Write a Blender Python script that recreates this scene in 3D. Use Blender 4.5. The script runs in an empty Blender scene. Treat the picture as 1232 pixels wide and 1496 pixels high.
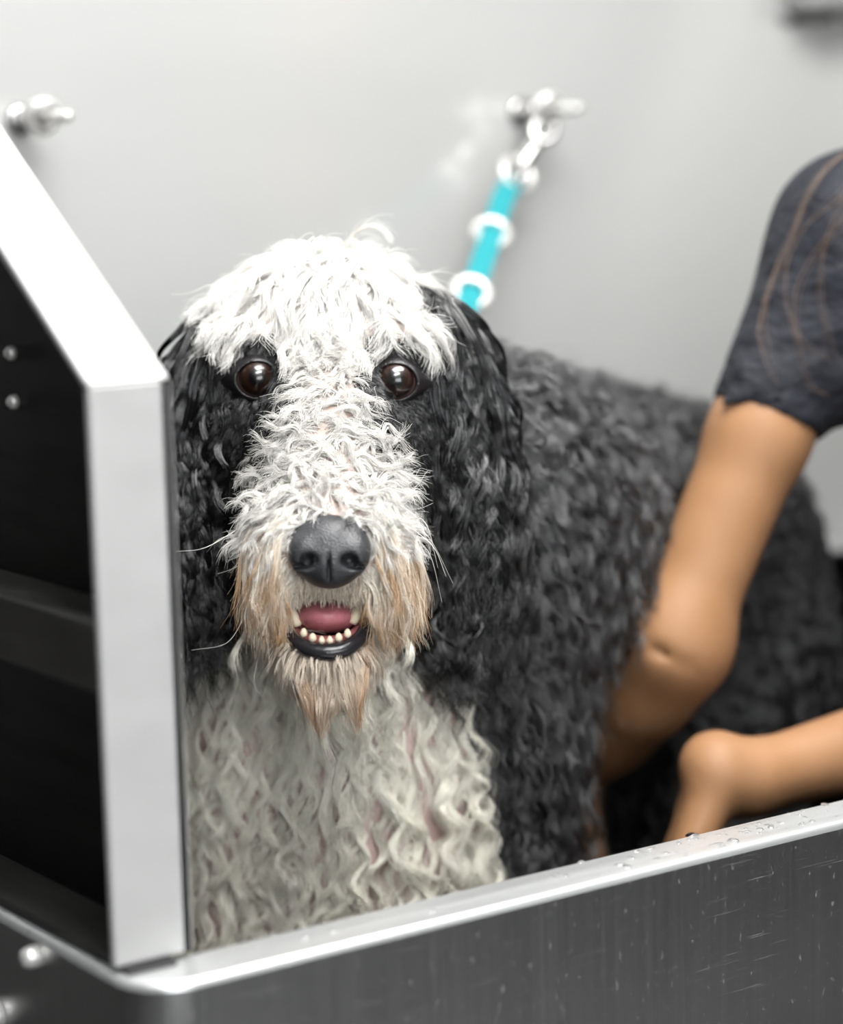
import bpy, bmesh, math, random
import numpy as np
from mathutils import Matrix, Vector

random.seed(4)
rng = np.random.default_rng(7)
sc = bpy.context.scene

# ------------------------------------------------------------------ camera
FOC = 85.0 / 36.0 * 1496.0
YAW, PIT, ROL = [math.radians(a) for a in (34.8, 8.3, -1.5)]
f_ = np.array([math.sin(YAW) * math.cos(PIT), math.cos(YAW) * math.cos(PIT), -math.sin(PIT)])
r_ = np.array([math.cos(YAW), -math.sin(YAW), 0.0])
u_ = np.cross(r_, f_)
r_, u_ = math.cos(ROL) * r_ + math.sin(ROL) * u_, math.cos(ROL) * u_ - math.sin(ROL) * r_
CAM = np.array([0.0, 0.0, 1.403])
cam_d = bpy.data.cameras.new('camera')
cam = bpy.data.objects.new('camera', cam_d)
sc.collection.objects.link(cam)
cam.matrix_world = Matrix(((r_[0], u_[0], -f_[0], CAM[0]), (r_[1], u_[1], -f_[1], CAM[1]), (r_[2], u_[2], -f_[2], CAM[2]), (0, 0, 0, 1)))
cam_d.lens = 85
cam_d.sensor_fit = 'VERTICAL'
cam_d.sensor_height = 36
cam_d.sensor_width = 36
cam_d.clip_start = 0.05
cam_d.dof.use_dof = True
cam_d.dof.focus_distance = 1.455
cam_d.dof.aperture_fstop = 3.0
sc.camera = cam

# ------------------------------------------------------------------ world, lamps, exposure
w = bpy.data.worlds.new('world')
sc.world = w
w.use_nodes = True
w.node_tree.nodes['Background'].inputs[0].default_value = (0.9, 0.95, 1.0, 1)
w.node_tree.nodes['Background'].inputs[1].default_value = 0.05


def area(name, loc, sx, sy, power, col=(1, 1, 1), rot=(0, 0, 0)):
    d = bpy.data.lights.new(name, 'AREA')
    d.shape = 'RECTANGLE'
    d.size, d.size_y, d.energy, d.color = sx, sy, power, col
    o = bpy.data.objects.new(name, d)
    sc.collection.objects.link(o)
    o.location, o.rotation_euler = loc, rot
    return o


area('tub_ceiling_lamp', (1.00, 0.92, 2.36), 1.15, 0.55, 20, (1.0, 0.99, 0.97))
area('added_fill_lamp', (0.35, 0.0, 2.56), 1.2, 0.6, 22, (0.97, 0.99, 1.0))  # invented lamp, added as fill from the front
vs = sc.view_settings
vs.view_transform = 'Standard'
vs.look = 'None'
vs.exposure = 0.55
vs.gamma = 1
vs.use_curve_mapping = False


# ------------------------------------------------------------------ helpers
def at(x, y, d):
    return CAM + d * f_ + (x - 616.0) / FOC * d * r_ + (748.0 - y) / FOC * d * u_


def proj(p):
    v = np.asarray(p) - CAM
    d = v @ f_
    return 616 + FOC * (v @ r_) / d, 748 - FOC * (v @ u_) / d, d


def tag(o, label=None, cat=None, group=None, kind=None):
    if label: o['label'] = label
    if cat: o['category'] = cat
    if group: o['group'] = group
    if kind: o['kind'] = kind
    return o


def empty(name, loc, label, cat, group=None):
    o = bpy.data.objects.new(name, None)
    sc.collection.objects.link(o)
    o.location = loc
    return tag(o, label, cat, group)


def link(name, data, mat=None, parent=None):
    """links data whose coordinates are in world space, under an optional parent"""
    o = bpy.data.objects.new(name, data)
    sc.collection.objects.link(o)
    if mat: data.materials.append(mat)
    if parent is not None:
        loc = Vector((0, 0, 0))
        p = parent
        while p is not None:
            loc += p.location
            p = p.parent
        o.parent = parent
        o.location = -loc
    return o


def mesh_np(name, V, Fq, smooth=True):
    me = bpy.data.meshes.new(name)
    V = np.asarray(V, dtype=np.float32)
    Fq = np.asarray(Fq, dtype=np.int32)
    n, k = Fq.shape
    me.vertices.add(len(V)); me.vertices.foreach_set('co', V.ravel())
    me.loops.add(n * k); me.loops.foreach_set('vertex_index', Fq.ravel())
    me.polygons.add(n)
    me.polygons.foreach_set('loop_start', np.arange(0, n * k, k, dtype=np.int32))
    me.polygons.foreach_set('use_smooth', np.full(n, smooth))
    me.update(calc_edges=True)
    me.validate()
    return me


def bm_mesh(name, bm, smooth=False):
    me = bpy.data.meshes.new(name)
    bmesh.ops.recalc_face_normals(bm, faces=bm.faces)
    bm.to_mesh(me); bm.free()
    for p in me.polygons: p.use_smooth = smooth
    return me


def bm_box(bm, x0, x1, y0, y1, z0, z1, bev=0.0):
    g = bmesh.ops.create_cube(bm, size=1)
    bmesh.ops.scale(bm, vec=(x1 - x0, y1 - y0, z1 - z0), verts=g['verts'])
    bmesh.ops.translate(bm, vec=((x0 + x1) / 2, (y0 + y1) / 2, (z0 + z1) / 2), verts=g['verts'])
    if bev:
        es = list({e for v in g['verts'] for e in v.link_edges})
        bmesh.ops.bevel(bm, geom=es, offset=bev, segments=3, profile=0.5, affect='EDGES')


def box(name, x0, x1, y0, y1, z0, z1, mat, parent=None, bev=0.0):
    bm = bmesh.new()
    bm_box(bm, x0, x1, y0, y1, z0, z1, bev)
    return link(name, bm_mesh(name, bm), mat, parent)


def tube_vf(path, rad, nseg=12, closed=False, squash=1.0):
    P = np.asarray(path, float)
    n = len(P)
    R = np.broadcast_to(np.asarray(rad, float), (n,))
    T = np.gradient(P, axis=0) if not closed else np.roll(P, -1, 0) - np.roll(P, 1, 0)
    T /= np.linalg.norm(T, axis=1)[:, None] + 1e-12
    ref = np.array([0.13, 0.31, 0.94])
    if abs(T[0] @ ref) > 0.9: ref = np.array([0.9, 0.3, 0.1])
    A = np.zeros_like(P)
    a = ref - (ref @ T[0]) * T[0]; a /= np.linalg.norm(a)
    for i in range(n):
        a = a - (a @ T[i]) * T[i]; a /= np.linalg.norm(a) + 1e-12
        A[i] = a
    B = np.cross(T, A)
    th = np.linspace(0, 2 * np.pi, nseg, endpoint=False)
    V = P[:, None] + R[:, None, None] * (np.cos(th)[None, :, None] * A[:, None] + squash * np.sin(th)[None, :, None] * B[:, None])
    V = V.reshape(-1, 3)
    Fc = []
    m = n if closed else n - 1
    for i in range(m):
        i2 = (i + 1) % n
        for j in range(nseg):
            j2 = (j + 1) % nseg
            Fc.append((i * nseg + j, i * nseg + j2, i2 * nseg + j2, i2 * nseg + j))
    if not closed:
        V = np.vstack([V, P[0], P[-1]])
        c0, c1 = n * nseg, n * nseg + 1
        for j in range(nseg):
            j2 = (j + 1) % nseg
            Fc.append((c0, j2, j, j)); Fc.append((c1, (n - 1) * nseg + j, (n - 1) * nseg + j2, (n - 1) * nseg + j2))
    return V, Fc


def tube(name, path, rad, mat, parent=None, nseg=12, closed=False, squash=1.0):
    V, Fc = tube_vf(path, rad, nseg, closed, squash)
    me = bpy.data.meshes.new(name)
    me.from_pydata([tuple(v) for v in V], [], [tuple(dict.fromkeys(q)) for q in Fc])
    for p in me.polygons: p.use_smooth = True
    me.update()
    return link(name, me, mat, parent)


def ring(name, c, normal, R, r, mat, parent=None, n=40):
    nn = np.asarray(normal, float); nn /= np.linalg.norm(nn)
    a = np.cross(nn, (0.2, 0.3, 0.9)); a /= np.linalg.norm(a)
    b = np.cross(nn, a)
    th = np.linspace(0, 2 * np.pi, n, endpoint=False)
    P = np.asarray(c) + R * (np.cos(th)[:, None] * a + np.sin(th)[:, None] * b)
    return tube(name, P, r, mat, parent, 12, True)


def spline(pts, n):
    """Catmull-Rom through pts"""
    P = np.asarray(pts, float)
    P = np.vstack([2 * P[0] - P[1], P, 2 * P[-1] - P[-2]])
    t = np.linspace(0, len(P) - 3 - 1e-6, n)
    i = t.astype(int); t = (t - i)[:, None]
    a, b, c, d = P[i], P[i + 1], P[i + 2], P[i + 3]
    return 0.5 * (2 * b + (c - a) * t + (2 * a - 5 * b + 4 * c - d) * t ** 2 + (3 * b - a - 3 * c + d) * t ** 3)


# ------------------------------------------------------------------ materials
def mat_new(name):
    m = bpy.data.materials.new(name)
    m.use_nodes = True
    return m, m.node_tree.nodes, m.node_tree.links, m.node_tree.nodes['Principled BSDF']


def pmat(name, col, rough=0.5, metal=0.0, spec=0.5, noise=None, bump=None, aniso=0.0):
    """noise=(scale xyz, amount, detail); bump=(scale xyz, strength, distance)"""
    m, N, L, b = mat_new(name)
    b.inputs['Base Color'].default_value = (*col, 1)
    b.inputs['Roughness'].default_value = rough
    b.inputs['Metallic'].default_value = metal
    b.inputs['Specular IOR Level'].default_value = spec
    if aniso: b.inputs['Anisotropic'].default_value = aniso
    tc = N.new('ShaderNodeTexCoord')

    def ns(scale, detail):
        mp = N.new('ShaderNodeMapping'); mp.inputs['Scale'].default_value = scale
        L.new(tc.outputs['Object'], mp.inputs['Vector'])
        n = N.new('ShaderNodeTexNoise'); n.inputs['Scale'].default_value = 1; n.inputs['Detail'].default_value = detail
        L.new(mp.outputs[0], n.inputs['Vector'])
        return n
    if noise:
        n = ns(noise[0], noise[2])
        mx = N.new('ShaderNodeMix'); mx.data_type = 'RGBA'
        mx.inputs['A'].default_value = (*[c * (1 - noise[1]) for c in col], 1)
        mx.inputs['B'].default_value = (*[min(1, c * (1 + noise[1])) for c in col], 1)
        L.new(n.outputs['Fac'], mx.inputs['Factor']); L.new(mx.outputs['Result'], b.inputs['Base Color'])
        mr = N.new('ShaderNodeMapRange')
        mr.inputs['From Min'].default_value = 0.3; mr.inputs['From Max'].default_value = 0.7
        mr.inputs['To Min'].default_value = max(0.03, rough * 0.8); mr.inputs['To Max'].default_value = min(1, rough * 1.2)
        L.new(n.outputs['Fac'], mr.inputs['Value']); L.new(mr.outputs[0], b.inputs['Roughness'])
    if bump:
        n = ns(bump[0], 3)
        bp = N.new('ShaderNodeBump'); bp.inputs['Strength'].default_value = bump[1]; bp.inputs['Distance'].default_value = bump[2]
        L.new(n.outputs['Fac'], bp.inputs['Height']); L.new(bp.outputs[0], b.inputs['Normal'])
    return m


M = {}
M['floor'] = pmat('floor_grey', (0.13, 0.13, 0.13), 0.45, noise=((14, 14, 14), 0.25, 4))
M['plaster'] = pmat('plaster_dark', (0.16, 0.16, 0.165), 0.85, noise=((6, 6, 6), 0.1, 3))
M['plaster_left'] = pmat('plaster_charcoal', (0.035, 0.034, 0.033), 0.85, noise=((6, 6, 6), 0.1, 3))
M['ceiling'] = pmat('ceiling_white', (0.75, 0.75, 0.75), 0.9, noise=((20, 20, 20), 0.05, 3))
M['splash'] = pmat('wall_satin_steel', (0.60, 0.605, 0.595), 0.22, 0.40, 0.5, noise=((0.9, 3, 7), 0.05, 4), bump=((2, 2, 260), 0.05, 0.002))
M['steel'] = pmat('brushed_steel', (0.62, 0.63, 0.63), 0.34, 0.72, noise=((3, 160, 160), 0.10, 3))
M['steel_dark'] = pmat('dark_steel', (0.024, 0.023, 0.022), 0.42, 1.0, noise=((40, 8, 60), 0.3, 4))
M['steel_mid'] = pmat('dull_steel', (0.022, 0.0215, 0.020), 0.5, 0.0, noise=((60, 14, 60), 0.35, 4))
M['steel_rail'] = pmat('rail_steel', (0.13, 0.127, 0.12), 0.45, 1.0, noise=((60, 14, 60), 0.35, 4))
M['alu'] = pmat('satin_aluminium', (0.405, 0.405, 0.40), 0.45, 0.15, 0.5, noise=((30, 30, 60), 0.05, 4), bump=((300, 300, 300), 0.05, 0.001))
M['chrome'] = pmat('chrome', (0.48, 0.475, 0.47), 0.2, 1.0)
M['ring'] = pmat('nickel_white', (0.66, 0.65, 0.635), 0.28, 0.55)
M['teal'] = pmat('teal_webbing', (0.010, 0.24, 0.27), 0.6, 0, 0.4, noise=((400, 400, 400), 0.15, 2), bump=((900, 900, 900), 0.3, 0.0006))
M['lampbody'] = pmat('lamp_housing', (0.7, 0.7, 0.7), 0.5)
M['gray_plastic'] = pmat('grey_plastic', (0.27, 0.275, 0.27), 0.5, noise=((30, 30, 30), 0.1, 3))


def tub_steel():
    """brushed steel apron with limescale specks and fine scratches"""
    m, N, L, b = mat_new('tub_front_steel')
    b.inputs['Metallic'].default_value = 1.0
    tc = N.new('ShaderNodeTexCoord')

    def noise(scale, detail=3, rough=0.5):
        mp = N.new('ShaderNodeMapping'); mp.inputs['Scale'].default_value = scale
        L.new(tc.outputs['Object'], mp.inputs['Vector'])
        n = N.new('ShaderNodeTexNoise'); n.inputs['Scale'].default_value = 1
        n.inputs['Detail'].default_value = detail; n.inputs['Roughness'].default_value = rough
        L.new(mp.outputs[0], n.inputs['Vector'])
        return n.outputs['Fac']

    def ramp(v, a, c):
        r = N.new('ShaderNodeMapRange'); r.inputs['From Min'].default_value = a; r.inputs['From Max'].default_value = c
        L.new(v, r.inputs['Value'])
        return r.outputs[0]

    def mth(op, a, c):
        n = N.new('ShaderNodeMath'); n.operation = op
        for i, v in enumerate((a, c)):
            if isinstance(v, (int, float)): n.inputs[i].default_value = v
            else: L.new(v, n.inputs[i])
        return n.outputs[0]
    brush = noise((220, 220, 4), 4)
    streak = noise((90, 90, 2.5), 3)
    speck = ramp(noise((360, 360, 170), 2), 0.66, 0.80)
    scr = ramp(noise((24, 24, 1100), 2), 0.66, 0.80)
    patch = ramp(noise((9, 9, 9), 2), 0.45, 0.65)
    marks = mth('MAXIMUM', speck, mth('MULTIPLY', scr, patch))
    mx = N.new('ShaderNodeMix'); mx.data_type = 'RGBA'
    mx.inputs['A'].default_value = (0.40, 0.40, 0.40, 1); mx.inputs['B'].default_value = (0.58, 0.58, 0.57, 1)
    L.new(mth('MULTIPLY', brush, streak), mx.inputs['Factor'])
    mx2 = N.new('ShaderNodeMix'); mx2.data_type = 'RGBA'
    L.new(marks, mx2.inputs['Factor']); L.new(mx.outputs['Result'], mx2.inputs['A'])
    mx2.inputs['B'].default_value = (0.60, 0.60, 0.58, 1)
    L.new(mx2.outputs['Result'], b.inputs['Base Color'])
    L.new(mth('SUBTRACT', 1.0, mth('MULTIPLY', marks, 0.30)), b.inputs['Metallic'])
    L.new(mth('ADD', 0.24, mth('MULTIPLY', brush, 0.16)), b.inputs['Roughness'])
    bp = N.new('ShaderNodeBump'); bp.inputs['Strength'].default_value = 0.04; bp.inputs['Distance'].default_value = 0.001
    L.new(brush, bp.inputs['Height']); L.new(bp.outputs[0], b.inputs['Normal'])
    return m


M['apron'] = tub_steel()


def water_mat():
    m, N, L, b = mat_new('water')
    b.inputs['Base Color'].default_value = (1, 1, 1, 1)
    b.inputs['Roughness'].default_value = 0.02
    b.inputs['IOR'].default_value = 1.33
    b.inputs['Transmission Weight'].default_value = 1.0
    return m


M['water'] = water_mat()


def lamp_mat():
    m, N, L, b = mat_new('lamp_diffuser')
    b.inputs['Base Color'].default_value = (0.9, 0.9, 0.9, 1)
    b.inputs['Emission Color'].default_value = (1, 0.99, 0.97, 1)
    b.inputs['Emission Strength'].default_value = 6
    return m


M['lamp'] = lamp_mat()
M['daylight'] = lamp_mat()
M['daylight'].name = 'daylight_pane'
M['daylight'].node_tree.nodes['Principled BSDF'].inputs['Emission Color'].default_value = (0.96, 0.98, 1.0, 1)
M['daylight'].node_tree.nodes['Principled BSDF'].inputs['Emission Strength'].default_value = 4.2


def fur_mat(name, rough, spec, coat=0.0):
    m, N, L, b = mat_new(name)
    a = N.new('ShaderNodeAttribute'); a.attribute_name = 'fur_color'
    L.new(a.outputs['Color'], b.inputs['Base Color'])
    b.inputs['Roughness'].default_value = rough
    b.inputs['Specular IOR Level'].default_value = spec
    b.inputs['Coat Weight'].default_value = coat
    b.inputs['Coat Roughness'].default_value = 0.12
    return m


M['fur_white'] = fur_mat('wet_white_fur', 0.42, 0.4)
M['fur_black'] = fur_mat('wet_black_fur', 0.22, 0.75, 0.4)
M['fur_back'] = fur_mat('wet_black_coat', 0.42, 1.0, 0.5)
M['fur_back'].node_tree.nodes['Principled BSDF'].inputs['Coat Roughness'].default_value = 0.35


def skin_attr_mat(name, rough=0.5, spec=0.4, sss=0.0):
    m, N, L, b = mat_new(name)
    a = N.new('ShaderNodeAttribute'); a.attribute_name = 'coat'
    L.new(a.outputs['Color'], b.inputs['Base Color'])
    b.inputs['Roughness'].default_value = rough
    b.inputs['Specular IOR Level'].default_value = spec
    n = N.new('ShaderNodeTexNoise'); n.inputs['Scale'].default_value = 260; n.inputs['Detail'].default_value = 3
    tc = N.new('ShaderNodeTexCoord'); L.new(tc.outputs['Object'], n.inputs['Vector'])
    bp = N.new('ShaderNodeBump'); bp.inputs['Strength'].default_value = 0.3; bp.inputs['Distance'].default_value = 0.002
    L.new(n.outputs['Fac'], bp.inputs['Height']); L.new(bp.outputs[0], b.inputs['Normal'])
    return m


M['dogskin'] = skin_attr_mat('dog_skin')


def nose_mat():
    m, N, L, b = mat_new('nose_leather')
    b.inputs['Base Color'].default_value = (0.028, 0.029, 0.032, 1)
    b.inputs['Roughness'].default_value = 0.42
    tc = N.new('ShaderNodeTexCoord')
    v = N.new('ShaderNodeTexVoronoi'); v.inputs['Scale'].default_value = 800
    L.new(tc.outputs['Object'], v.inputs['Vector'])
    bp = N.new('ShaderNodeBump'); bp.inputs['Strength'].default_value = 0.45; bp.inputs['Distance'].default_value = 0.0006
    L.new(v.outputs['Distance'], bp.inputs['Height']); L.new(bp.outputs[0], b.inputs['Normal'])
    return m


M['nose'] = nose_mat()
M['lip'] = pmat('black_lip', (0.016, 0.015, 0.017), 0.25, 0, 0.6, bump=((300, 300, 300), 0.3, 0.001))
M['lid'] = pmat('eyelid_skin', (0.012, 0.011, 0.012), 0.35, 0, 0.5, bump=((500, 500, 500), 0.4, 0.001))
M['tongue'] = pmat('tongue_pink', (0.46, 0.155, 0.18), 0.38, 0, 0.5, noise=((160, 160, 160), 0.15, 3), bump=((900, 900, 900), 0.35, 0.0008))
M['gum'] = pmat('gum_pink', (0.30, 0.10, 0.10), 0.3, 0, 0.5)
M['tooth'] = pmat('tooth_ivory', (0.80, 0.70, 0.52), 0.25, 0, 0.5, noise=((200, 200, 200), 0.08, 2))


def eye_mat():
    m, N, L, b = mat_new('eye_brown')
    tc = N.new('ShaderNodeTexCoord')
    sp = N.new('ShaderNodeSeparateXYZ'); L.new(tc.outputs['Object'], sp.inputs[0])
    cx = N.new('ShaderNodeCombineXYZ'); L.new(sp.outputs[0], cx.inputs[0]); L.new(sp.outputs[1], cx.inputs[1])
    ln = N.new('ShaderNodeVectorMath'); ln.operation = 'LENGTH'; L.new(cx.outputs[0], ln.inputs[0])
    mr = N.new('ShaderNodeMapRange'); mr.inputs['From Max'].default_value = 0.0138
    L.new(ln.outputs['Value'], mr.inputs['Value'])
    cr = N.new('ShaderNodeValToRGB')
    e = cr.color_ramp.elements
    e[0].position = 0.0; e[0].color = (0.001, 0.001, 0.001, 1)
    e[1].position = 1.0; e[1].color = (0.35, 0.20, 0.17, 1)
    for p, c in ((0.34, (0.001, 0.001, 0.001, 1)), (0.42, (0.012, 0.005, 0.003, 1)), (0.62, (0.020, 0.008, 0.005, 1)), (0.80, (0.004, 0.002, 0.0015, 1)), (0.90, (0.14, 0.075, 0.065, 1))):
        x = e.new(p); x.color = c
    L.new(mr.outputs[0], cr.inputs['Fac']); L.new(cr.outputs['Color'], b.inputs['Base Color'])
    b.inputs['Roughness'].default_value = 0.3
    b.inputs['Coat Weight'].default_value = 1.0
    b.inputs['Coat Roughness'].default_value = 0.01
    return m


M['eye'] = eye_mat()


def human_skin():
    m, N, L, b = mat_new('human_skin')
    tc = N.new('ShaderNodeTexCoord')
    n = N.new('ShaderNodeTexNoise'); n.inputs['Scale'].default_value = 22; n.inputs['Detail'].default_value = 4
    L.new(tc.outputs['Object'], n.inputs['Vector'])
    mx = N.new('ShaderNodeMix'); mx.data_type = 'RGBA'
    mx.inputs['A'].default_value = (0.225, 0.112, 0.050, 1); mx.inputs['B'].default_value = (0.32, 0.170, 0.085, 1)
    L.new(n.outputs['Fac'], mx.inputs['Factor']); L.new(mx.outputs['Result'], b.inputs['Base Color'])
    b.inputs['Roughness'].default_value = 0.55
    b.inputs['Specular IOR Level'].default_value = 0.3
    b.inputs['Subsurface Weight'].default_value = 0.12
    b.inputs['Subsurface Radius'].default_value = (0.012, 0.005, 0.003)
    b.inputs['Subsurface Scale'].default_value = 0.6
    n2 = N.new('ShaderNodeTexNoise'); n2.inputs['Scale'].default_value = 500
    L.new(tc.outputs['Object'], n2.inputs['Vector'])
    bp = N.new('ShaderNodeBump'); bp.inputs['Strength'].default_value = 0.12; bp.inputs['Distance'].default_value = 0.001
    L.new(n2.outputs['Fac'], bp.inputs['Height']); L.new(bp.outputs[0], b.inputs['Normal'])
    return m


M['skin'] = human_skin()
M['shirt'] = pmat('navy_charcoal_jersey', (0.012, 0.0135, 0.019), 0.75, 0, 0.3, noise=((18, 18, 18), 0.25, 4), bump=((22, 22, 34), 0.7, 0.02))
M['trousers'] = pmat('black_denim', (0.015, 0.015, 0.018), 0.8, 0, 0.3, bump=((30, 30, 30), 0.5, 0.01))
M['shoe'] = pmat('black_rubber', (0.02, 0.02, 0.02), 0.5)
M['hair_brown'] = fur_mat('brown_hair', 0.4, 0.5)

# ------------------------------------------------------------------ the room
RX0, RX1, RY0, RYB, RZ = -1.7, 3.3, -2.0, 1.80, 2.62
tag(box('floor', RX0, RX1, RY0, RYB + 0.1, -0.05, 0.0, M['floor']), 'dark grey floor of the wash room', kind='structure')
tag(box('ceiling', RX0, RX1, RY0, RYB + 0.1, RZ, RZ + 0.05, M['ceiling']), 'white ceiling of the wash room', kind='structure')
tag(box('wall_back', RX0, RX1, RYB + 0.006, RYB + 0.05, 0.0, RZ, M['plaster_left']), 'charcoal wall behind the steel cladding', kind='structure')
tag(box('wall_cladding', 0.48, 2.6, RYB, RYB + 0.006, 0.3, RZ, M['splash']), 'satin steel cladding on the wall behind the tub', kind='structure')
tag(box('wall_left', RX0 - 0.05, RX0, RY0, RYB + 0.1, 0.0, RZ, M['plaster_left']), 'charcoal wall on the left', kind='structure')
tag(box('wall_right', RX1, RX1 + 0.05, RY0, RYB + 0.1, 0.0, RZ, M['plaster']), 'grey wall on the right', kind='structure')
tag(box('wall_front', RX0, RX1, RY0 - 0.05, RY0, 0.0, RZ, M['plaster']), 'grey wall facing the tub', kind='structure')
win = tag(empty('window_1', (-0.2, RY0, 1.6), 'wide daylit window in the wall facing the tub', None), kind='structure')
WX0, WX1, WZ0, WZ1 = -1.35, 0.95, 0.95, 2.25
for q in range(3):
    x0 = WX0 + (WX1 - WX0) * q / 3; x1 = WX0 + (WX1 - WX0) * (q + 1) / 3
    box('pane', x0 + 0.02, x1 - 0.02, RY0 + 0.012, RY0 + 0.018, WZ0, WZ1, M['daylight'], win)
for q in range(4):
    x = WX0 + (WX1 - WX0) * q / 3
    box('mullion', x - 0.025, x + 0.025, RY0 + 0.001, RY0 + 0.05, WZ0 - 0.05, WZ1 + 0.05, M['lampbody'], win, 0.004)
for z in (WZ0 - 0.025, WZ1 + 0.025):
    box('rail', WX0, WX1, RY0 + 0.001, RY0 + 0.05, z - 0.025, z + 0.025, M['lampbody'], win, 0.004)
for nm, lab, (lx, ly, lz), sx, sy in (('ceiling_lamp', 'white rectangular lamp hanging over the tub', (1.00, 0.92, 2.36), 1.15, 0.55),
                                      ('ceiling_lamp', 'added white fill lamp on the ceiling in front of the tub', (0.35, 0.0, 2.56), 1.2, 0.6)):  # this second fixture is made up to carry the fill
    e = empty(nm, (lx, ly, lz), lab, 'lamp')
    box('housing', lx - sx / 2 - 0.02, lx + sx / 2 + 0.02, ly - sy / 2 - 0.02, ly + sy / 2 + 0.02, lz + 0.015, lz + 0.05, M['lampbody'], e, 0.004)
    box('diffuser', lx - sx / 2, lx + sx / 2, ly - sy / 2, ly + sy / 2, lz + 0.003, lz + 0.015, M['lamp'], e)
    if lz + 0.05 < RZ - 0.02:
        for q in (-1, 1):
            tube('rod', [(lx + q * sx * 0.4, ly, lz + 0.045), (lx + q * sx * 0.4, ly, RZ)], 0.006, M['lampbody'], e, 8)

# ------------------------------------------------------------------ the tub
TX0, TX1, TY0, TY1, TZ = 0.536, 1.86, 1.023, 1.798, 1.0
tub = empty('bathing_tub', ((TX0 + TX1) / 2, (TY0 + TY1) / 2, 0.0), 'raised stainless steel dog bath with a wide wet rim', 'bathtub')


def loop_pts(inset, r, z, ns=8):
    x0, x1, y0, y1 = TX0 + inset, TX1 - inset, TY0 + inset, TY1 - inset
    out = []
    for cx, cy, a0 in ((x1 - r, y0 + r, -90), (x1 - r, y1 - r, 0), (x0 + r, y1 - r, 90), (x0 + r, y0 + r, 180)):
        for i in range(ns + 1):
            a = math.radians(a0 + 90 * i / ns)
            out.append((cx + r * math.cos(a), cy + r * math.sin(a), z))
    return out


def sweep(name, prof, mat, cap=False):
    rings = [loop_pts(*p) for p in prof]
    n = len(rings[0])
    V = [v for rg in rings for v in rg]
    Fc = []
    for i in range(len(rings) - 1):
        for j in range(n):
            j2 = (j + 1) % n
            Fc.append((i * n + j, i * n + j2, (i + 1) * n + j2, (i + 1) * n + j))
    me = bpy.data.meshes.new(name)
    if cap: Fc.append(tuple((len(rings) - 1) * n + j for j in range(n)))
    me.from_pydata(V, [], Fc)
    for p in me.polygons: p.use_smooth = len(p.vertices) == 4
    me.update()
    return link(name, me, mat, tub)


RB = 0.0045
apron = sweep('apron', [(0.02, 0.012, 0.60), (0.0, 0.032, 0.60), (0.0, 0.032, TZ - RB)], M['apron'])
prof = [(RB * (1 - math.cos(a)), 0.032 - RB * (1 - math.cos(a)), TZ - RB + RB * math.sin(a)) for a in np.linspace(0, math.pi / 2, 6)]
prof += [(0.034, 0.012, TZ)] + [(0.034 + 0.005 * math.sin(a), 0.012, TZ - 0.005 * (1 - math.cos(a))) for a in np.linspace(0.25, math.pi / 2, 5)]
sweep('rim', prof, M['steel'])
sweep('basin', [(0.039, 0.012, TZ - 0.005), (0.042, 0.02, 0.64), (0.055, 0.03, 0.60), (0.10, 0.03, 0.595)], M['steel_dark'], True)
for lx in (TX0 + 0.08, TX1 - 0.08):
    for ly in (TY0 + 0.08, TY1 - 0.08):
        tube('leg', [(lx, ly, 0.0), (lx, ly, 0.61)], 0.02, M['steel'], tub, 14)
for kx, ky, kz, rr in ((TX0, 1.140, 0.9885, 0.0062), (TX0, 1.193, 0.941, 0.008)):
    V, Fc = tube_vf([(kx + 0.001, ky, kz), (kx - 0.004, ky, kz), (kx - 0.006, ky, kz), (kx - 0.009, ky, kz), (kx - 0.0105, ky, kz)],
                    [rr * 1.0, rr * 1.0, rr * 0.95, rr * 0.75, rr * 0.35], 16)
    me = bpy.data.meshes.new('bolt')
    me.from_pydata([tuple(v) for v in V], [], [tuple(dict.fromkeys(q)) for q in Fc])
    for p in me.polygons: p.use_smooth = True
    link('bolt', me, M['ring'], apron)


def droplets():
    V, Fc = [], []
    n = 0
    for k in range(1500):
        x = 0.60 + 1.05 * random.random() ** 0.8
        if random.random() > min(1, 0.16 + 1.3 * max(0, x - 0.72)): continue
        y = TY0 + random.uniform(0.006, 0.036)
        r = 0.0004 + 0.0021 * random.random() ** 5
        if random.random() < 0.035: r = random.uniform(0.0026, 0.0040)
        sx, ang = random.uniform(1, 1.9), random.uniform(0, 3.14)
        lob = [1 + 0.22 * random.uniform(-1, 1) for _ in range(12)]
        base = n
        for q, (fr, fz) in enumerate(((1.0, 0.0), (0.86, 0.22), (0.5, 0.42))):
            for j in range(12):
                a = 2 * math.pi * j / 12
                px, py = r * fr * lob[j] * sx * math.cos(a), r * fr * lob[j] * math.sin(a)
                V.append((x + px * math.cos(ang) - py * math.sin(ang), min(TY0 + 0.0378, max(TY0 + 0.0035, y + px * math.sin(ang) + py * math.cos(ang))), TZ + 0.00005 + r * fz * 1.1)); n += 1
        V.append((x, y, TZ + r * 0.56)); n += 1
        for q in range(2):
            for j in range(12):
                j2 = (j + 1) % 12
                Fc.append((base + q * 12 + j, base + q * 12 + j2, base + q * 12 + 12 + j2, base + q * 12 + 12 + j))
        for j in range(12): Fc.append((base + 24 + j, base + 24 + (j + 1) % 12, base + 36))
    me = bpy.data.meshes.new('water_droplets')
    me.from_pydata(V, [], Fc)
    for p in me.polygons: p.use_smooth = True
    o = link('water_droplets', me, M['water'], tub)
    o['kind'] = 'stuff'
    o['label'] = 'clear water drops beaded on the steel rim'


droplets()

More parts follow.
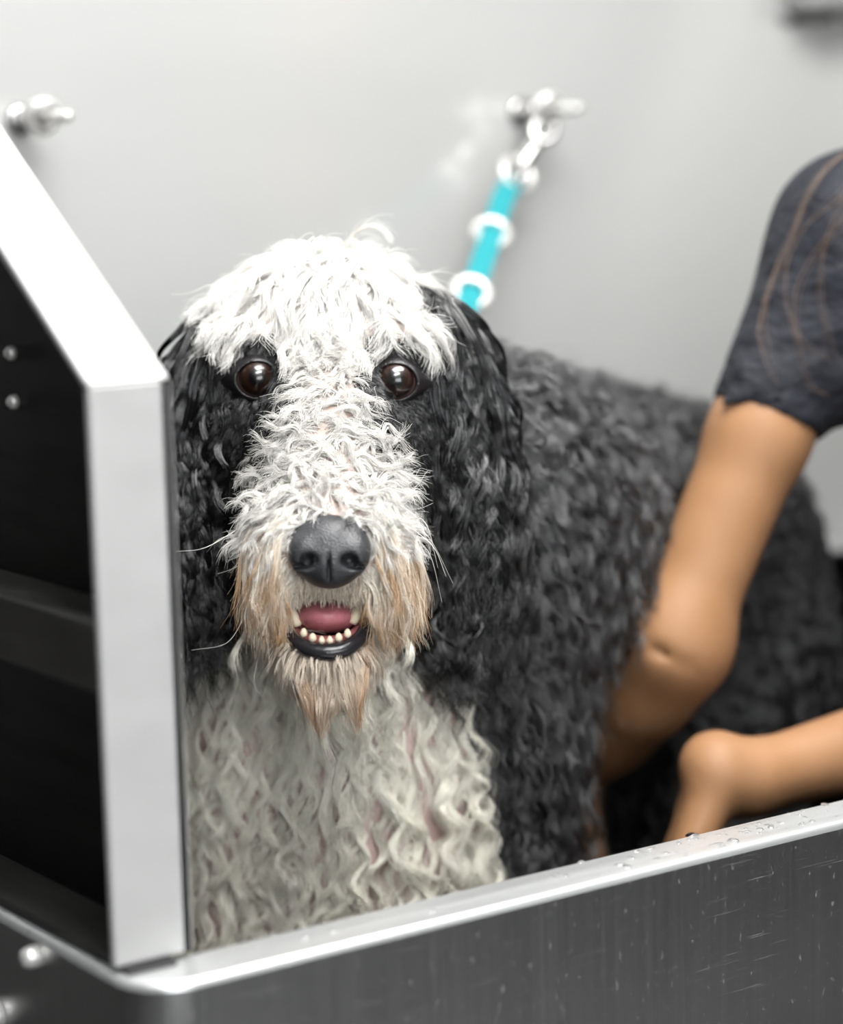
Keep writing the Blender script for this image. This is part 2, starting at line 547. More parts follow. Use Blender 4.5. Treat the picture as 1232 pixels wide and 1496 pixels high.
# ------------------------------------------------------------------ left end panel of the tub (open pan seen from outside)
pan = empty('end_panel', (0.56, 1.2, 1.0), 'pale sloping-topped end panel standing on the left of the tub', 'panel')
PX0, PX1, PYF = 0.538, 0.582, 1.055
SL = [(PYF, 1.003), (PYF, 1.298), (1.62, 1.705), (1.792, 1.705), (1.792, 1.003)]


def prism(name, poly, x0, x1, mat, parent, bev=0.0):
    bm = bmesh.new()
    a = [bm.verts.new((x0, y, z)) for y, z in poly]
    b = [bm.verts.new((x1, y, z)) for y, z in poly]
    bm.faces.new(a); bm.faces.new(b[::-1])
    for i in range(len(poly)):
        j = (i + 1) % len(poly)
        bm.faces.new((a[i], b[i], b[j], a[j]))
    if bev: bmesh.ops.bevel(bm, geom=list(bm.edges), offset=bev, segments=3, profile=0.5, affect='EDGES')
    return link(name, bm_mesh(name, bm), mat, parent)


tk = 0.004
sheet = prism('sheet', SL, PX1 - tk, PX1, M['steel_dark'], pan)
# front post and sloping top cap are one folded flange, mitred at the bend
nx, nz = -math.sin(math.atan2(0.407, 0.565)), math.cos(math.atan2(0.407, 0.565))
prism('front_post', [(PYF, 1.003), (PYF, 1.298), (PYF + 0.006, 1.2955), (PYF + 0.006, 1.003)], PX0, PX1 + 0.0015, M['alu'], pan, 0.0017)
prism('top_cap', [(PYF, 1.2985), (1.62, 1.7055), (1.792, 1.7055), (1.792, 1.6995), (1.622, 1.6995), (PYF + 0.005, 1.296)], PX0, PX1 + 0.0015, M['alu'], pan, 0.0017)
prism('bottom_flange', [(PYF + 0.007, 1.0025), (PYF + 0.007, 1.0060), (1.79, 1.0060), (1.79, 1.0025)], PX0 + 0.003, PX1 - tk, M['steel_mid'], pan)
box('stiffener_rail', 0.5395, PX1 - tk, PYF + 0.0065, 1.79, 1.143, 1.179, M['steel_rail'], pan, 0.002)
for bz in (1.303, 1.276):
    V, Fc = tube_vf([(PX1 - tk + 0.001, 1.222, bz), (PX1 - tk - 0.003, 1.222, bz), (PX1 - tk - 0.005, 1.222, bz)], [0.0042, 0.004, 0.002], 14)
    me = bpy.data.meshes.new('bolt'); me.from_pydata([tuple(v) for v in V], [], [tuple(dict.fromkeys(q)) for q in Fc])
    for p in me.polygons: p.use_smooth = True
    link('bolt', me, M['ring'], sheet)
foot = box('dark_gap_strip', PX0 + 0.004, PX1 - 0.012, PYF - 0.006, PYF + 0.03, TZ + 0.0002, 1.0025, M['shoe'], pan)  # dark gap under the panel put in as a black strip

# right-hand end panel
pan2 = empty('end_panel', (1.84, 1.5, 1.0), 'grey steel end panel at the right end of the tub', 'panel')
prism('sheet', [(1.36, 1.003), (1.36, 1.30), (1.62, 1.72), (1.79, 1.72), (1.79, 1.003)], 1.815, 1.835, M['alu'], pan2, 0.003)


# ------------------------------------------------------------------ wall fittings and tether
def eye_bolt(x, z, label):
    e = empty('eye_bolt', (x, RYB, z), label, 'eye bolt', 'steel eye bolts on the wall')
    V, Fc = tube_vf([(x, RYB - 0.0005, z), (x, RYB - 0.004, z), (x, RYB - 0.006, z)], [0.0125, 0.012, 0.009], 24)
    me = bpy.data.meshes.new('wall_plate'); me.from_pydata([tuple(v) for v in V], [], [tuple(dict.fromkeys(q)) for q in Fc])
    for p in me.polygons: p.use_smooth = True
    link('wall_plate', me, M['chrome'], e)
    tube('shank', [(x, RYB - 0.005, z), (x, RYB - 0.075, z), (x, RYB - 0.09, z)], [0.0052, 0.005, 0.0045], M['ring'], e)
    tube('nut', [(x, RYB - 0.020, z), (x, RYB - 0.030, z)], 0.0095, M['chrome'], e, 6)
    ring('eye', (x, RYB - 0.045, z + 0.001), (0.12, 0.95, 0.35), 0.0115, 0.0042, M['ring'], e)
    return e


eye_bolt(1.372, 1.444, 'steel eye bolt holding the teal tether on the wall')
eye_bolt(0.866, 1.443, 'steel eye bolt on the wall above the left panel')

tip = np.array((1.372, RYB - 0.046, 1.434))
dr = at(752, 262, 2.175)
teth = empty('tether', tuple(tip), 'teal webbing tether with steel rings clipped to the wall bolt', 'tether')
d0 = (dr - tip); Ld = np.linalg.norm(d0); d0 = d0 / Ld
side = np.cross(d0, f_); side /= np.linalg.norm(side)
# snap hook: a gate loop, a body and a swivel eye
th = np.linspace(0.35, 2 * np.pi - 0.5, 26)
hookp = tip + d0 * (0.010 - 0.012 * np.cos(th))[:, None] + side * (0.010 * np.sin(th))[:, None]
hk = tube('snap_hook', hookp, 0.0038, M['chrome'], teth, 10)
tube('barrel', [tip + d0 * 0.022, tip + d0 * 0.03, tip + d0 * 0.052, tip + d0 * 0.056], [0.0045, 0.0068, 0.0068, 0.005], M['chrome'], hk, 12)
ring('swivel_eye', tip + d0 * (0.056 + 0.010), side * 0.8 + f_ * 0.6, 0.0085, 0.0034, M['chrome'], hk)
neckp = at(620, 600, 1.80)
strapp = np.array([dr, at(735, 290, 2.15), at(716, 350, 2.10), at(688, 430, 2.03), at(664, 490, 1.96), neckp])
sp = spline(strapp, 60)
ring('swivel_ring', dr + (tip - dr) * 0.09, f_ * 0.9 + d0 * 0.35 - r_ * 0.35, 0.0150, 0.0034, M['ring'], teth)


def strap_mesh(path, width, thick):
    P = np.asarray(path)
    T = np.gradient(P, axis=0); T /= np.linalg.norm(T, axis=1)[:, None]
    wv = np.cross(T, f_); wv /= np.linalg.norm(wv, axis=1)[:, None]
    nv = np.cross(wv, T)
    V, Fc = [], []
    prof = [(-1, -1), (-0.9, -1.25), (0.9, -1.25), (1, -1), (1, 1), (0.9, 1.25), (-0.9, 1.25), (-1, 1)]
    for p, a, b in zip(P, wv, nv):
        for q in prof: V.append(p + a * width / 2 * q[0] + b * thick / 2 * q[1] / 1.25)
    k = len(prof)
    for i in range(len(P) - 1):
        for j in range(k): Fc.append((i * k + j, i * k + (j + 1) % k, (i + 1) * k + (j + 1) % k, (i + 1) * k + j))
    Fc.append(tuple(range(k))[::-1]); Fc.append(tuple((len(P) - 1) * k + j for j in range(k)))
    me = bpy.data.meshes.new('webbing'); me.from_pydata([tuple(v) for v in V], [], Fc); me.update()
    return me


web = link('webbing', strap_mesh(sp, 0.0195, 0.0032), M['teal'], teth)
for tpx, tpy, dd in ((720, 341, 2.105), (688, 428, 2.03)):
    c = at(tpx, tpy, dd)
    i = int(np.argmin(((sp - c) ** 2).sum(1)))
    tg = sp[min(i + 1, 59)] - sp[i - 1]; tg /= np.linalg.norm(tg)
    ring('sliding_ring', sp[i] - f_ * 0.001, tg * 0.5 + f_ * 0.85, 0.0142, 0.0038, M['ring'], web)

# grey casing guessed for an unclear grey shape high on the right
fx = empty('grey_casing', (1.76, RYB, 1.56), 'grey wall-mounted dispenser high in the right corner', 'casing')
box('back_plate', 1.695, 1.80, RYB - 0.006, RYB - 0.0005, 1.528, 1.66, M['gray_plastic'], fx, 0.002)
box('front_block', 1.70, 1.795, RYB - 0.05, RYB - 0.006, 1.535, 1.65, M['gray_plastic'], fx, 0.012)
tube('lower_stub', [(1.748, RYB - 0.03, 1.54), (1.748, RYB - 0.032, 1.522)], [0.008, 0.005], M['gray_plastic'], fx)


# ------------------------------------------------------------------ implicit surface kit
class Field:
    def __init__(self, lo, hi, h):
        self.lo = np.asarray(lo, np.float32); self.h = h
        self.n = np.ceil((np.asarray(hi) - lo) / h).astype(int) + 1
        self.A = np.full(self.n, 0.5, np.float32)

    def block(self, lo, hi, pad):
        i0 = np.clip(np.floor((lo - pad - self.lo) / self.h).astype(int), 0, self.n)
        i1 = np.clip(np.ceil((hi + pad - self.lo) / self.h).astype(int) + 1, 0, self.n)
        s = tuple(slice(a, b) for a, b in zip(i0, i1))
        ax = [self.lo[k] + self.h * np.arange(i0[k], i1[k], dtype=np.float32) for k in range(3)]
        return s, ax

    def comb(self, s, d, k, op):
        a = self.A[s]
        if a.size == 0: return
        if op == 'sub':
            d = -d
            hh = np.maximum(k - np.abs(a - d), 0) / k
            self.A[s] = np.maximum(a, d) + hh * hh * k * 0.25
        elif op == 'int':
            hh = np.maximum(k - np.abs(a - d), 0) / k
            self.A[s] = np.maximum(a, d) + hh * hh * k * 0.25
        else:
            hh = np.maximum(k - np.abs(a - d), 0) / k
            self.A[s] = np.minimum(a, d) - hh * hh * k * 0.25

    def cone(self, a, b, r1, r2, k=0.02, op='add', pad=0.05):
        a = np.asarray(a, np.float32); b = np.asarray(b, np.float32)
        R = max(r1, r2)
        s, ax = self.block(np.minimum(a, b) - R, np.maximum(a, b) + R, pad + k)
        X, Y, Z = ax[0][:, None, None] - a[0], ax[1][None, :, None] - a[1], ax[2][None, None, :] - a[2]
        d = b - a
        t = np.clip((X * d[0] + Y * d[1] + Z * d[2]) / (d @ d + 1e-12), 0, 1)
        D = np.sqrt((X - t * d[0]) ** 2 + (Y - t * d[1]) ** 2 + (Z - t * d[2]) ** 2) - (r1 + (r2 - r1) * t)
        self.comb(s, D, k, op)
        return self

    def ell(self, c, r, ax3=None, k=0.02, op='add', pad=0.05):
        """ellipsoid; ax3 rows are its axes (default: the head's right, up, forward)"""
        c = np.asarray(c, np.float32); r = np.asarray(r, np.float32)
        Q = np.array([r_, u_, -f_]) if ax3 is None else np.asarray(ax3)
        R = float(r.max())
        s, ax = self.block(c - R, c + R, pad + k)
        X, Y, Z = ax[0][:, None, None] - c[0], ax[1][None, :, None] - c[1], ax[2][None, None, :] - c[2]
        k0 = 0; k1 = 0
        for q, rr in zip(Q, r):
            v = X * q[0] + Y * q[1] + Z * q[2]
            k0 = k0 + (v / rr) ** 2; k1 = k1 + (v / rr ** 2) ** 2
        k0 = np.sqrt(k0); k1 = np.sqrt(k1) + 1e-9
        D = (k0 * (k0 - 1) / k1).astype(np.float32)
        self.comb(s, D, k, op)
        return self

    def cut(self, p, n, op_side=1, box_=None, k=0.004):
        """keep the side the normal points away from"""
        n = np.asarray(n, float); n /= np.linalg.norm(n)
        lo, hi = (self.lo, self.lo + self.n * self.h) if box_ is None else box_
        s, ax = self.block(np.asarray(lo), np.asarray(hi), 0)
        D = (ax[0][:, None, None] - p[0]) * n[0] + (ax[1][None, :, None] - p[1]) * n[1] + (ax[2][None, None, :] - p[2]) * n[2]
        self.comb(s, D.astype(np.float32), k, 'int')
        return self

    def sample(self, P):
        q = (np.asarray(P) - self.lo) / self.h
        q = np.clip(q, 0, self.n - 1.001)
        i = q.astype(int); t = q - i
        out = 0
        for dx in (0, 1):
            wx = t[..., 0] if dx else 1 - t[..., 0]
            for dy in (0, 1):
                wy = t[..., 1] if dy else 1 - t[..., 1]
                for dz in (0, 1):
                    wz = t[..., 2] if dz else 1 - t[..., 2]
                    out = out + wx * wy * wz * self.A[i[..., 0] + dx, i[..., 1] + dy, i[..., 2] + dz]
        return out

    def grad(self, P):
        e = self.h * 0.8
        g = np.stack([self.sample(P + np.eye(3)[k] * e) - self.sample(P - np.eye(3)[k] * e) for k in range(3)], -1)
        return g / (np.linalg.norm(g, axis=-1, keepdims=True) + 1e-9)

    def mesh(self, name, relax=1):
        A = self.A
        ins = A < 0
        n = np.array(A.shape) - 1
        sl = lambda o: tuple(slice(o[k], o[k] + n[k]) for k in range(3))
        cnt = np.zeros(n, np.int8)
        for o in np.ndindex(2, 2, 2): cnt += ins[sl(o)]
        act = (cnt > 0) & (cnt < 8)
        I = np.argwhere(act)
        idx = np.full(n, -1, np.int32); idx[act] = np.arange(len(I))
        S = np.zeros((len(I), 3)); C = np.zeros(len(I))
        cor = list(np.ndindex(2, 2, 2))
        for a in cor:
            for k in range(3):
                if a[k]: continue
                b = list(a); b[k] = 1
                va = A[I[:, 0] + a[0], I[:, 1] + a[1], I[:, 2] + a[2]]; vb = A[I[:, 0] + b[0], I[:, 1] + b[1], I[:, 2] + b[2]]
                cr = (va < 0) != (vb < 0)
                t = np.where(cr, va / np.where(cr, va - vb, 1), 0)
                p = np.array(a, float)[None] + 0 * S; p[:, k] = t
                S += p * cr[:, None]; C += cr
        V = self.lo + self.h * (I + S / C[:, None])
        quads = []
        for k in range(3):
            o0 = [0, 0, 0]; o1 = [0, 0, 0]; o1[k] = 1
            shp = [A.shape[q] - (1 if q == k else 0) for q in range(3)]
            a = ins[tuple(slice(0, m) for m in shp)]
            b = ins[tuple(slice(o1[q], o1[q] + shp[q]) for q in range(3))]
            cr = np.argwhere(a != b)
            k1, k2 = (k + 1) % 3, (k + 2) % 3
            ok = (cr[:, k1] > 0) & (cr[:, k2] > 0) & (cr[:, k1] < n[k1]) & (cr[:, k2] < n[k2])
            cr = cr[ok]
            fl = a[cr[:, 0], cr[:, 1], cr[:, 2]]
            q = []
            for s1, s2 in ((1, 1), (0, 1), (0, 0), (1, 0)):
                c = cr.copy(); c[:, k1] -= s1; c[:, k2] -= s2
                q.append(idx[c[:, 0], c[:, 1], c[:, 2]])
            q = np.stack(q, 1)
            q[~fl] = q[~fl][:, ::-1]
            quads.append(q)
        Q = np.vstack(quads)
        Q = Q[(Q >= 0).all(1)]
        for _ in range(relax):
            acc = np.zeros_like(V); c2 = np.zeros(len(V))
            for j in range(4):
                np.add.at(acc, Q[:, j], V[Q[:, (j + 1) % 4]]); np.add.at(c2, Q[:, j], 1)
                np.add.at(acc, Q[:, j], V[Q[:, (j - 1) % 4]]); np.add.at(c2, Q[:, j], 1)
            V = 0.5 * V + 0.5 * acc / np.maximum(c2, 1)[:, None]
        self.V, self.Q = V, Q
        return mesh_np(name, V, Q)


def norm(v): return v / (np.linalg.norm(v, axis=-1, keepdims=True) + 1e-9)


DOWN = np.array([0.0, 0.0, -1.0])

# ------------------------------------------------------------------ the dog: one continuous body
dog = empty('dog', (1.0, 1.4, 0.605), 'wet black and white shaggy dog standing in the steel bath', 'dog')
D = Field((0.66, 1.08, 0.60), (1.56, 1.80, 1.40), 0.004)
# trunk
S0, S1 = at(640, 775, 1.74), at(955, 805, 2.08)
D.cone(S0, S1, 0.130, 0.124, 0.05)
D.ell(at(1010, 850, 2.11), (0.100, 0.120, 0.115), k=0.05)
# chest and neck
D.ell(at(500, 1110, 1.665), (0.098, 0.17, 0.085), k=0.05)
D.cone(at(485, 640, 1.645), at(540, 960, 1.70), 0.075, 0.105, 0.06)
D.ell(at(675, 930, 1.72), (0.064, 0.15, 0.085), k=0.05)
# legs
floor_z = 0.607


def leg(pts, rad):
    for (a, b, ra, rb) in zip(pts[:-1], pts[1:], rad[:-1], rad[1:]): D.cone(a, b, ra, rb, 0.03)


def foot_at(p): return np.array([p[0], p[1], floor_z + 0.028])


for (px, d, sx) in ((735, 1.70, 0.0), (385, 1.66, 0.0)):
    a = at(px, 1080, d); b = at(px, 1330, d + 0.0)
    c = np.array([b[0], b[1], 0.72]); ft = foot_at(b)
    leg([a, b, c, ft], [0.050, 0.044, 0.034, 0.034])
    D.ell(ft + np.array([-0.018, -0.026, -0.004]), (0.035, 0.026, 0.045), k=0.02)
for px, d in ((1085, 2.02), (930, 2.20)):
    hip = at(px - 40, 950, d + 0.02); kn = at(px - 70, 1130, d - 0.03)
    hock = kn + np.array([0.10, 0.06, -0.12]); ft = foot_at(hock + np.array([-0.02, -0.01, 0]))
    leg([hip, kn, hock, ft], [0.095, 0.062, 0.036, 0.034])
    D.ell(ft + np.array([-0.03, -0.02, -0.004]), (0.035, 0.026, 0.045), k=0.02)
# tail, hanging behind
tb = at(1095, 790, 2.20)
leg([tb, tb + np.array([0.05, 0.02, -0.06]), tb + np.array([0.07, 0.03, -0.20])], [0.03, 0.024, 0.016])
# head
D.ell(at(478, 515, 1.590), (0.064, 0.056, 0.080), k=0.03)
D.ell(at(478, 460, 1.578), (0.052, 0.034, 0.062), k=0.03)
D.cone(at(477, 560, 1.560), at(481, 650, 1.480), 0.044, 0.034, 0.03)
D.cone(at(480, 650, 1.480), at(483, 790, 1.428), 0.034, 0.028, 0.02)
for sx in (-1, 1):
    D.ell(at(479 + sx * 108, 640, 1.560), (0.030, 0.048, 0.05), k=0.03)            # cheek
    D.ell(at(481 + sx * 50, 805, 1.440), (0.022, 0.034, 0.034), k=0.02)             # flew
    D.ell(at(476 + sx * 101, 550, 1.532), (0.026, 0.026, 0.018), k=0.015)            # orbit
    D.ell(at(476 + sx * 92, 500, 1.528), (0.030, 0.010, 0.016), k=0.015)             # brow
# lower jaw
D.ell(at(478, 950, 1.452), (0.027, 0.016, 0.040), k=0.012)
D.cone(at(478, 900, 1.52), at(478, 950, 1.46), 0.034, 0.022, 0.02)
# open mouth
D.ell(at(478, 901, 1.437), (0.0250, 0.0170, 0.045), k=0.006, op='sub')
# ears: thick hanging flaps
for pts, rr in ((((335, 492, 1.57), (288, 590, 1.575), (284, 720, 1.565), (300, 850, 1.56)), (0.020, 0.025, 0.026, 0.018)),
                (((630, 478, 1.57), (664, 570, 1.58), (674, 720, 1.575), (672, 860, 1.57)), (0.021, 0.025, 0.027, 0.018))):
    P = [at(*p) for p in pts]
    for i in range(3): D.cone(P[i], P[i + 1], rr[i], rr[i + 1], 0.02)
body_me = D.mesh('body', 1)
bpx, bpy_, bd = proj(D.V)


def sstep(x, a, b):
    t = np.clip((x - a) / (b - a), 0, 1)
    return t * t * (3 - 2 * t)


def white_mask(px, py, d):
    """1 where the coat is white: forelock, blaze, muzzle, chest"""
    wob = 10 * np.sin(px * 0.05 + py * 0.031) + 7 * np.sin(py * 0.09 - px * 0.02)
    tl = np.interp(py, [350, 400, 450, 500], [400, 352, 338, 335]); tr = np.interp(py, [350, 400, 440, 500], [545, 556, 600, 622])
    top = (px > tl + wob * 0.6) & (px < tr + wob * 0.6) & (py < 492 + wob * 0.5) & (py > 300) & (d < 1.66)
    hw = np.interp(py, [470, 540, 590, 640, 700, 780, 1000], [58, 32, 36, 58, 92, 118, 128])
    bl = (np.abs(px - 480 + wob * 0.5) < hw) & (py > 465) & (py < 985) & (d < 1.545)
    rb = np.interp(py, [880, 950, 1000, 1100, 1200, 1300], [612, 640, 660, 698, 728, 722])
    lb = np.interp(py, [850, 950, 1250, 1300, 1400], [345, 300, 255, 300, 330])
    ch = (py > 800) & (px < rb + wob) & (px > lb - 80 + wob) & (d < 1.70) & (d > 1.50) & ((d > 1.583) | (py > 905))
    return top | bl | ch


wm = white_mask(bpx, bpy_, bd)
col = np.ones((len(D.V), 4), np.float32)
col[:, :3] = np.where(wm[:, None], (0.60, 0.44, 0.41), (0.010, 0.010, 0.011))
mz = wm & (bpy_ < 900) & (bd < 1.53)
mz |= (bd < 1.53) & (bpy_ > 880)
col[mz, :3] = (0.50, 0.39, 0.345)
col[wm & (bpy_ < 480), :3] = (0.66, 0.60, 0.56)
mouth = (((bpx - 478) / 64) ** 2 + ((bpy_ - 906) / 40) ** 2 < 1) & (bd < 1.54) & (bd > 1.40) & (bpy_ > 868)
col[mouth, :3] = (0.06, 0.018, 0.02)
ca = body_me.color_attributes.new('coat', 'FLOAT_COLOR', 'POINT')
ca.data.foreach_set('color', col.ravel())
body = link('body', body_me, M['dogskin'], dog)
dog_field = D

# ---- eyes
for k, (ex, ey) in enumerate(((376, 553), (578, 556))):
    c = at(ex, ey, 1.512)
    gaze = norm(np.array(CAM) - c + np.array([0, 0, 0.10]))
    up = norm(np.cross(np.cross(gaze, (0, 0, 1)), gaze)); rt = np.cross(up, gaze)
    bm = bmesh.new()
    bmesh.ops.create_uvsphere(bm, u_segments=40, v_segments=24, radius=0.0138)
    for v in bm.verts:      # corneal bulge
        rr = math.hypot(v.co.x, v.co.y)
        if v.co.z > 0 and rr < 0.0100: v.co.z += 0.0010 * (1 - (rr / 0.0100) ** 2)
    eo = link('eye', bm_mesh('eye', bm, True), M['eye'], dog)
    eo.matrix_world = Matrix(((rt[0], up[0], gaze[0], c[0]), (rt[1], up[1], gaze[1], c[1]), (rt[2], up[2], gaze[2], c[2]), (0, 0, 0, 1)))
    eo.parent = dog
    eo.matrix_parent_inverse = Matrix.Translation(-Vector(dog.location))
    E = Field(c - 0.03, c + 0.03, 0.0009)
    E.ell(c - gaze * 0.001, (0.0166, 0.0163, 0.0158), k=0.001)
    for s in (-1, 1): E.cone(c + r_ * 0.010 * s - f_ * 0.002, c + r_ * 0.021 * s + f_ * 0.006 - u_ * 0.002, 0.006, 0.004, 0.008)
    E.ell(c + gaze * 0.016 - u_ * 0.0018, (0.0143, 0.0113, 0.019), k=0.002, op='sub')
    E.ell(c, (0.01395, 0.01395, 0.01395), k=0.001, op='sub')
    link('eyelid', E.mesh('eyelid', 2), M['lid'], dog)

# ---- nose
nc = at(482, 806, 1.402)
Nf = Field(nc - 0.04, nc + 0.04, 0.0011)
Nf.ell(nc, (0.0235, 0.0185, 0.0175), k=0.004)
Nf.ell(nc + u_ * 0.008 + f_ * 0.004, (0.0215, 0.0125, 0.015), k=0.008)
Nf.ell(nc - u_ * 0.009 - f_ * 0.003, (0.0125, 0.0105, 0.0135), k=0.010)
for s in (-1, 1):
    Nf.ell(nc + r_ * 0.0145 * s - u_ * 0.002 - f_ * 0.009, (0.0085, 0.0105, 0.008), k=0.006)
    Nf.ell(nc + r_ * 0.0118 * s - u_ * 0.0050 - f_ * 0.017, (0.0050, 0.0040, 0.010), k=0.003, op='sub')
    Nf.ell(nc + r_ * 0.0175 * s - u_ * 0.0085 - f_ * 0.013, (0.0060, 0.0017, 0.008), k=0.002, op='sub')
Nf.ell(nc - u_ * 0.012 - f_ * 0.017, (0.0008, 0.011, 0.005), k=0.002, op='sub')
link('nose', Nf.mesh('nose', 1), M['nose'], dog)

# ---- mouth
tc_ = at(478, 899, 1.450)
T = Field(tc_ - 0.05, tc_ + 0.05, 0.0014)
T.ell(tc_ + u_ * 0.0005, (0.0215, 0.0115, 0.037), k=0.004)
T.ell(tc_ + u_ * 0.0150 - f_ * 0.012, (0.0009, 0.006, 0.05), k=0.005, op='sub')
link('tongue', T.mesh('tongue', 1), M['tongue'], dog)
lip_px = [(413, 893, 1.440), (417, 915, 1.430), (430, 935, 1.421), (452, 949, 1.414), (478, 953, 1.412), (504, 948, 1.414), (524, 934, 1.421), (536, 914, 1.430), (540, 890, 1.440)]
tube('lower_lip', spline([at(*p) for p in lip_px], 40), np.interp(np.linspace(0, 1, 40), [0, .15, .5, .85, 1], [.002, .0040, .0054, .0040, .002]), M['lip'], dog, 14)
gum_px = [(424, 915, 1.436), (440, 931, 1.427), (478, 939, 1.421), (514, 931, 1.427), (530, 913, 1.436)]
gum = tube('gum', spline([at(*p) for p in gum_px], 30), 0.0042, M['gum'], dog, 10)


def tooth(x0, y0, x1, y1, d, r):
    P = spline([at(x0, y0, d), at((x0 + x1) / 2, (y0 + y1) / 2, d - 0.0012), at(x1, y1, d + 0.001)], 9)
    tube('tooth', P, r * np.array([0.9, 1.0, 1.05, 1.0, 0.95, 0.85, 0.7, 0.5, 0.22]), M['tooth'], gum, 10)


for x, y, r in ((444, 921, .0026), (457, 928, .0027), (470, 932, .0022), (482, 932, .0022), (495, 928, .0027), (508, 922, .0026)):
    tooth(x, y + 7, x, y - 3, 1.4160, r * 0.82)
tooth(435, 914, 421, 880, 1.427, 0.0031)
tooth(515, 910, 528, 876, 1.427, 0.0031)


# ------------------------------------------------------------------ fur kit
def tri_sample(n, mask_fn):
    V, Q = dog_field.V, dog_field.Q
    a, b, c, d = (V[Q[:, i]] for i in range(4))
    cen = (a + b + c + d) / 4
    ar = np.linalg.norm(np.cross(c - a, d - b), axis=1)
    px, py, dd = proj(cen)
    w = ar * mask_fn(px, py, dd, cen)
    w = w / w.sum()
    i = rng.choice(len(Q), n, p=w)
    s, t = rng.random((2, n, 1))
    P = (a[i] * (1 - s) + b[i] * s) * (1 - t) + (d[i] * (1 - s) + c[i] * s) * t
    return P


def thin(P, s):
    key = np.floor(P / s + 0.5).astype(int)
    _, i = np.unique(key, axis=0, return_index=True)
    return P[i]


def guides(P, dirs, L, n=14, grav=0.08, lift=0.3, off0=0.0008, off1=0.004, fld=None, jit=0.15):
    fld = fld or dog_field
    G = len(P)
    N0 = fld.grad(P)
    d = norm(dirs)
    d = norm(d - (d * N0).sum(1, keepdims=True) * N0 + lift * N0 + jit * rng.normal(size=(G, 3)))
    L = np.broadcast_to(L, (G,))
    step = (L / (n - 1))[:, None]
    out = np.zeros((G, n, 3)); out[:, 0] = P - N0 * 0.0015
    p = P.copy()
    for k in range(1, n):
        t = k / (n - 1)
        d = norm(d + grav * DOWN * (1 + 1.5 * t))
        p = p + d * step
        s = fld.sample(p); g = fld.grad(p)
        o = off0 + (off1 - off0) * t
        pen = np.maximum(o - s, 0)[:, None]
        p = p + g * pen
        # slide along the surface where it would go in
        inn = (d * g).sum(1, keepdims=True)
        d = norm(np.where((pen > 0) & (inn < 0), d - inn * g, d))
        out[:, k] = p
    return out, N0


def curl(Gd, N0, amp, wave, ramp=0.35, flat=0.6, pw=1.0):
    """squashed helix about each guide; amp and wave in metres, per guide"""
    G, n, _ = Gd.shape
    T = norm(np.gradient(Gd, axis=1))
    B = norm(np.cross(T, N0[:, None, :] + 0 * T))
    A = np.cross(B, T)
    seg = np.linalg.norm(np.diff(Gd, axis=1), axis=2)
    s = np.concatenate([np.zeros((G, 1)), np.cumsum(seg, 1)], 1)
    amp = np.broadcast_to(amp, (G,))[:, None]; wave = np.broadcast_to(wave, (G,))[:, None]
    ph0 = rng.uniform(0, 6.28, (G, 1)); sg = rng.choice([-1, 1], (G, 1))
    ph = 2 * np.pi * s / wave * (1 + 0.3 * s / s[:, -1:]) * sg + ph0
    e = np.clip(s / s[:, -1:] / ramp, 0, 1) ** pw
    off = amp * e
    return Gd + off[..., None] * ((np.cos(ph) - np.cos(ph0))[..., None] * B + flat * (np.sin(ph)[..., None] + 1) * A), A, B


def children(Gd, A, B, m, R, core, frizz=0.0006, lmin=0.75, tipr=0.15, fly=0.10):
    """m hairs about each guide; R = spread at the root, core = lock radius further out"""
    G, n, _ = Gd.shape
    a = rng.uniform(0, 6.28, (G, m)); q = np.sqrt(rng.random((G, m)))
    loose = rng.random((G, m)) < fly
    ox, oy = q * np.cos(a), q * np.sin(a)
    ls = rng.uniform(lmin, 1.0, (G, m))
    u = np.linspace(0, 1, n)[None, None] * ls[..., None] * (n - 1)
    i = np.minimum(u.astype(int), n - 2); t = (u - i)[..., None]
    gi = np.arange(G)[:, None, None]

    def pick(X): return X[gi, i] * (1 - t) + X[gi, i + 1] * t
    P = pick(Gd); AA = pick(A); BB = pick(B)
    tt = np.linspace(0, 1, n)
    sz = np.clip(rng.lognormal(0, 0.35, (G, 1, 1)), 0.5, 2.0)
    R = np.broadcast_to(R, (G,))[:, None, None]; core = np.broadcast_to(core, (G,))[:, None, None] * sz
    prof = core + (R - core) * np.exp(-((tt / 0.22) ** 2))[None, None]
    prof = prof * (1 - (1 - tipr) * np.clip((tt - 0.45) / 0.55, 0, 1) ** 1.2)[None, None]
    prof = np.where(loose[..., None], R * (0.5 + 1.2 * tt)[None, None], prof)
    P = P + (ox[..., None] * prof)[..., None] * BB + 0.7 * (oy[..., None] * prof)[..., None] * AA
    fr = np.cumsum(np.cumsum(rng.normal(size=P.shape), axis=2), axis=2) * (frizz * 0.12 * np.where(loose, 3.0, 1.0))[..., None, None]
    P = P + fr * np.linspace(0, 1, n)[None, None, :, None]
    return P.reshape(G * m, n, 3)


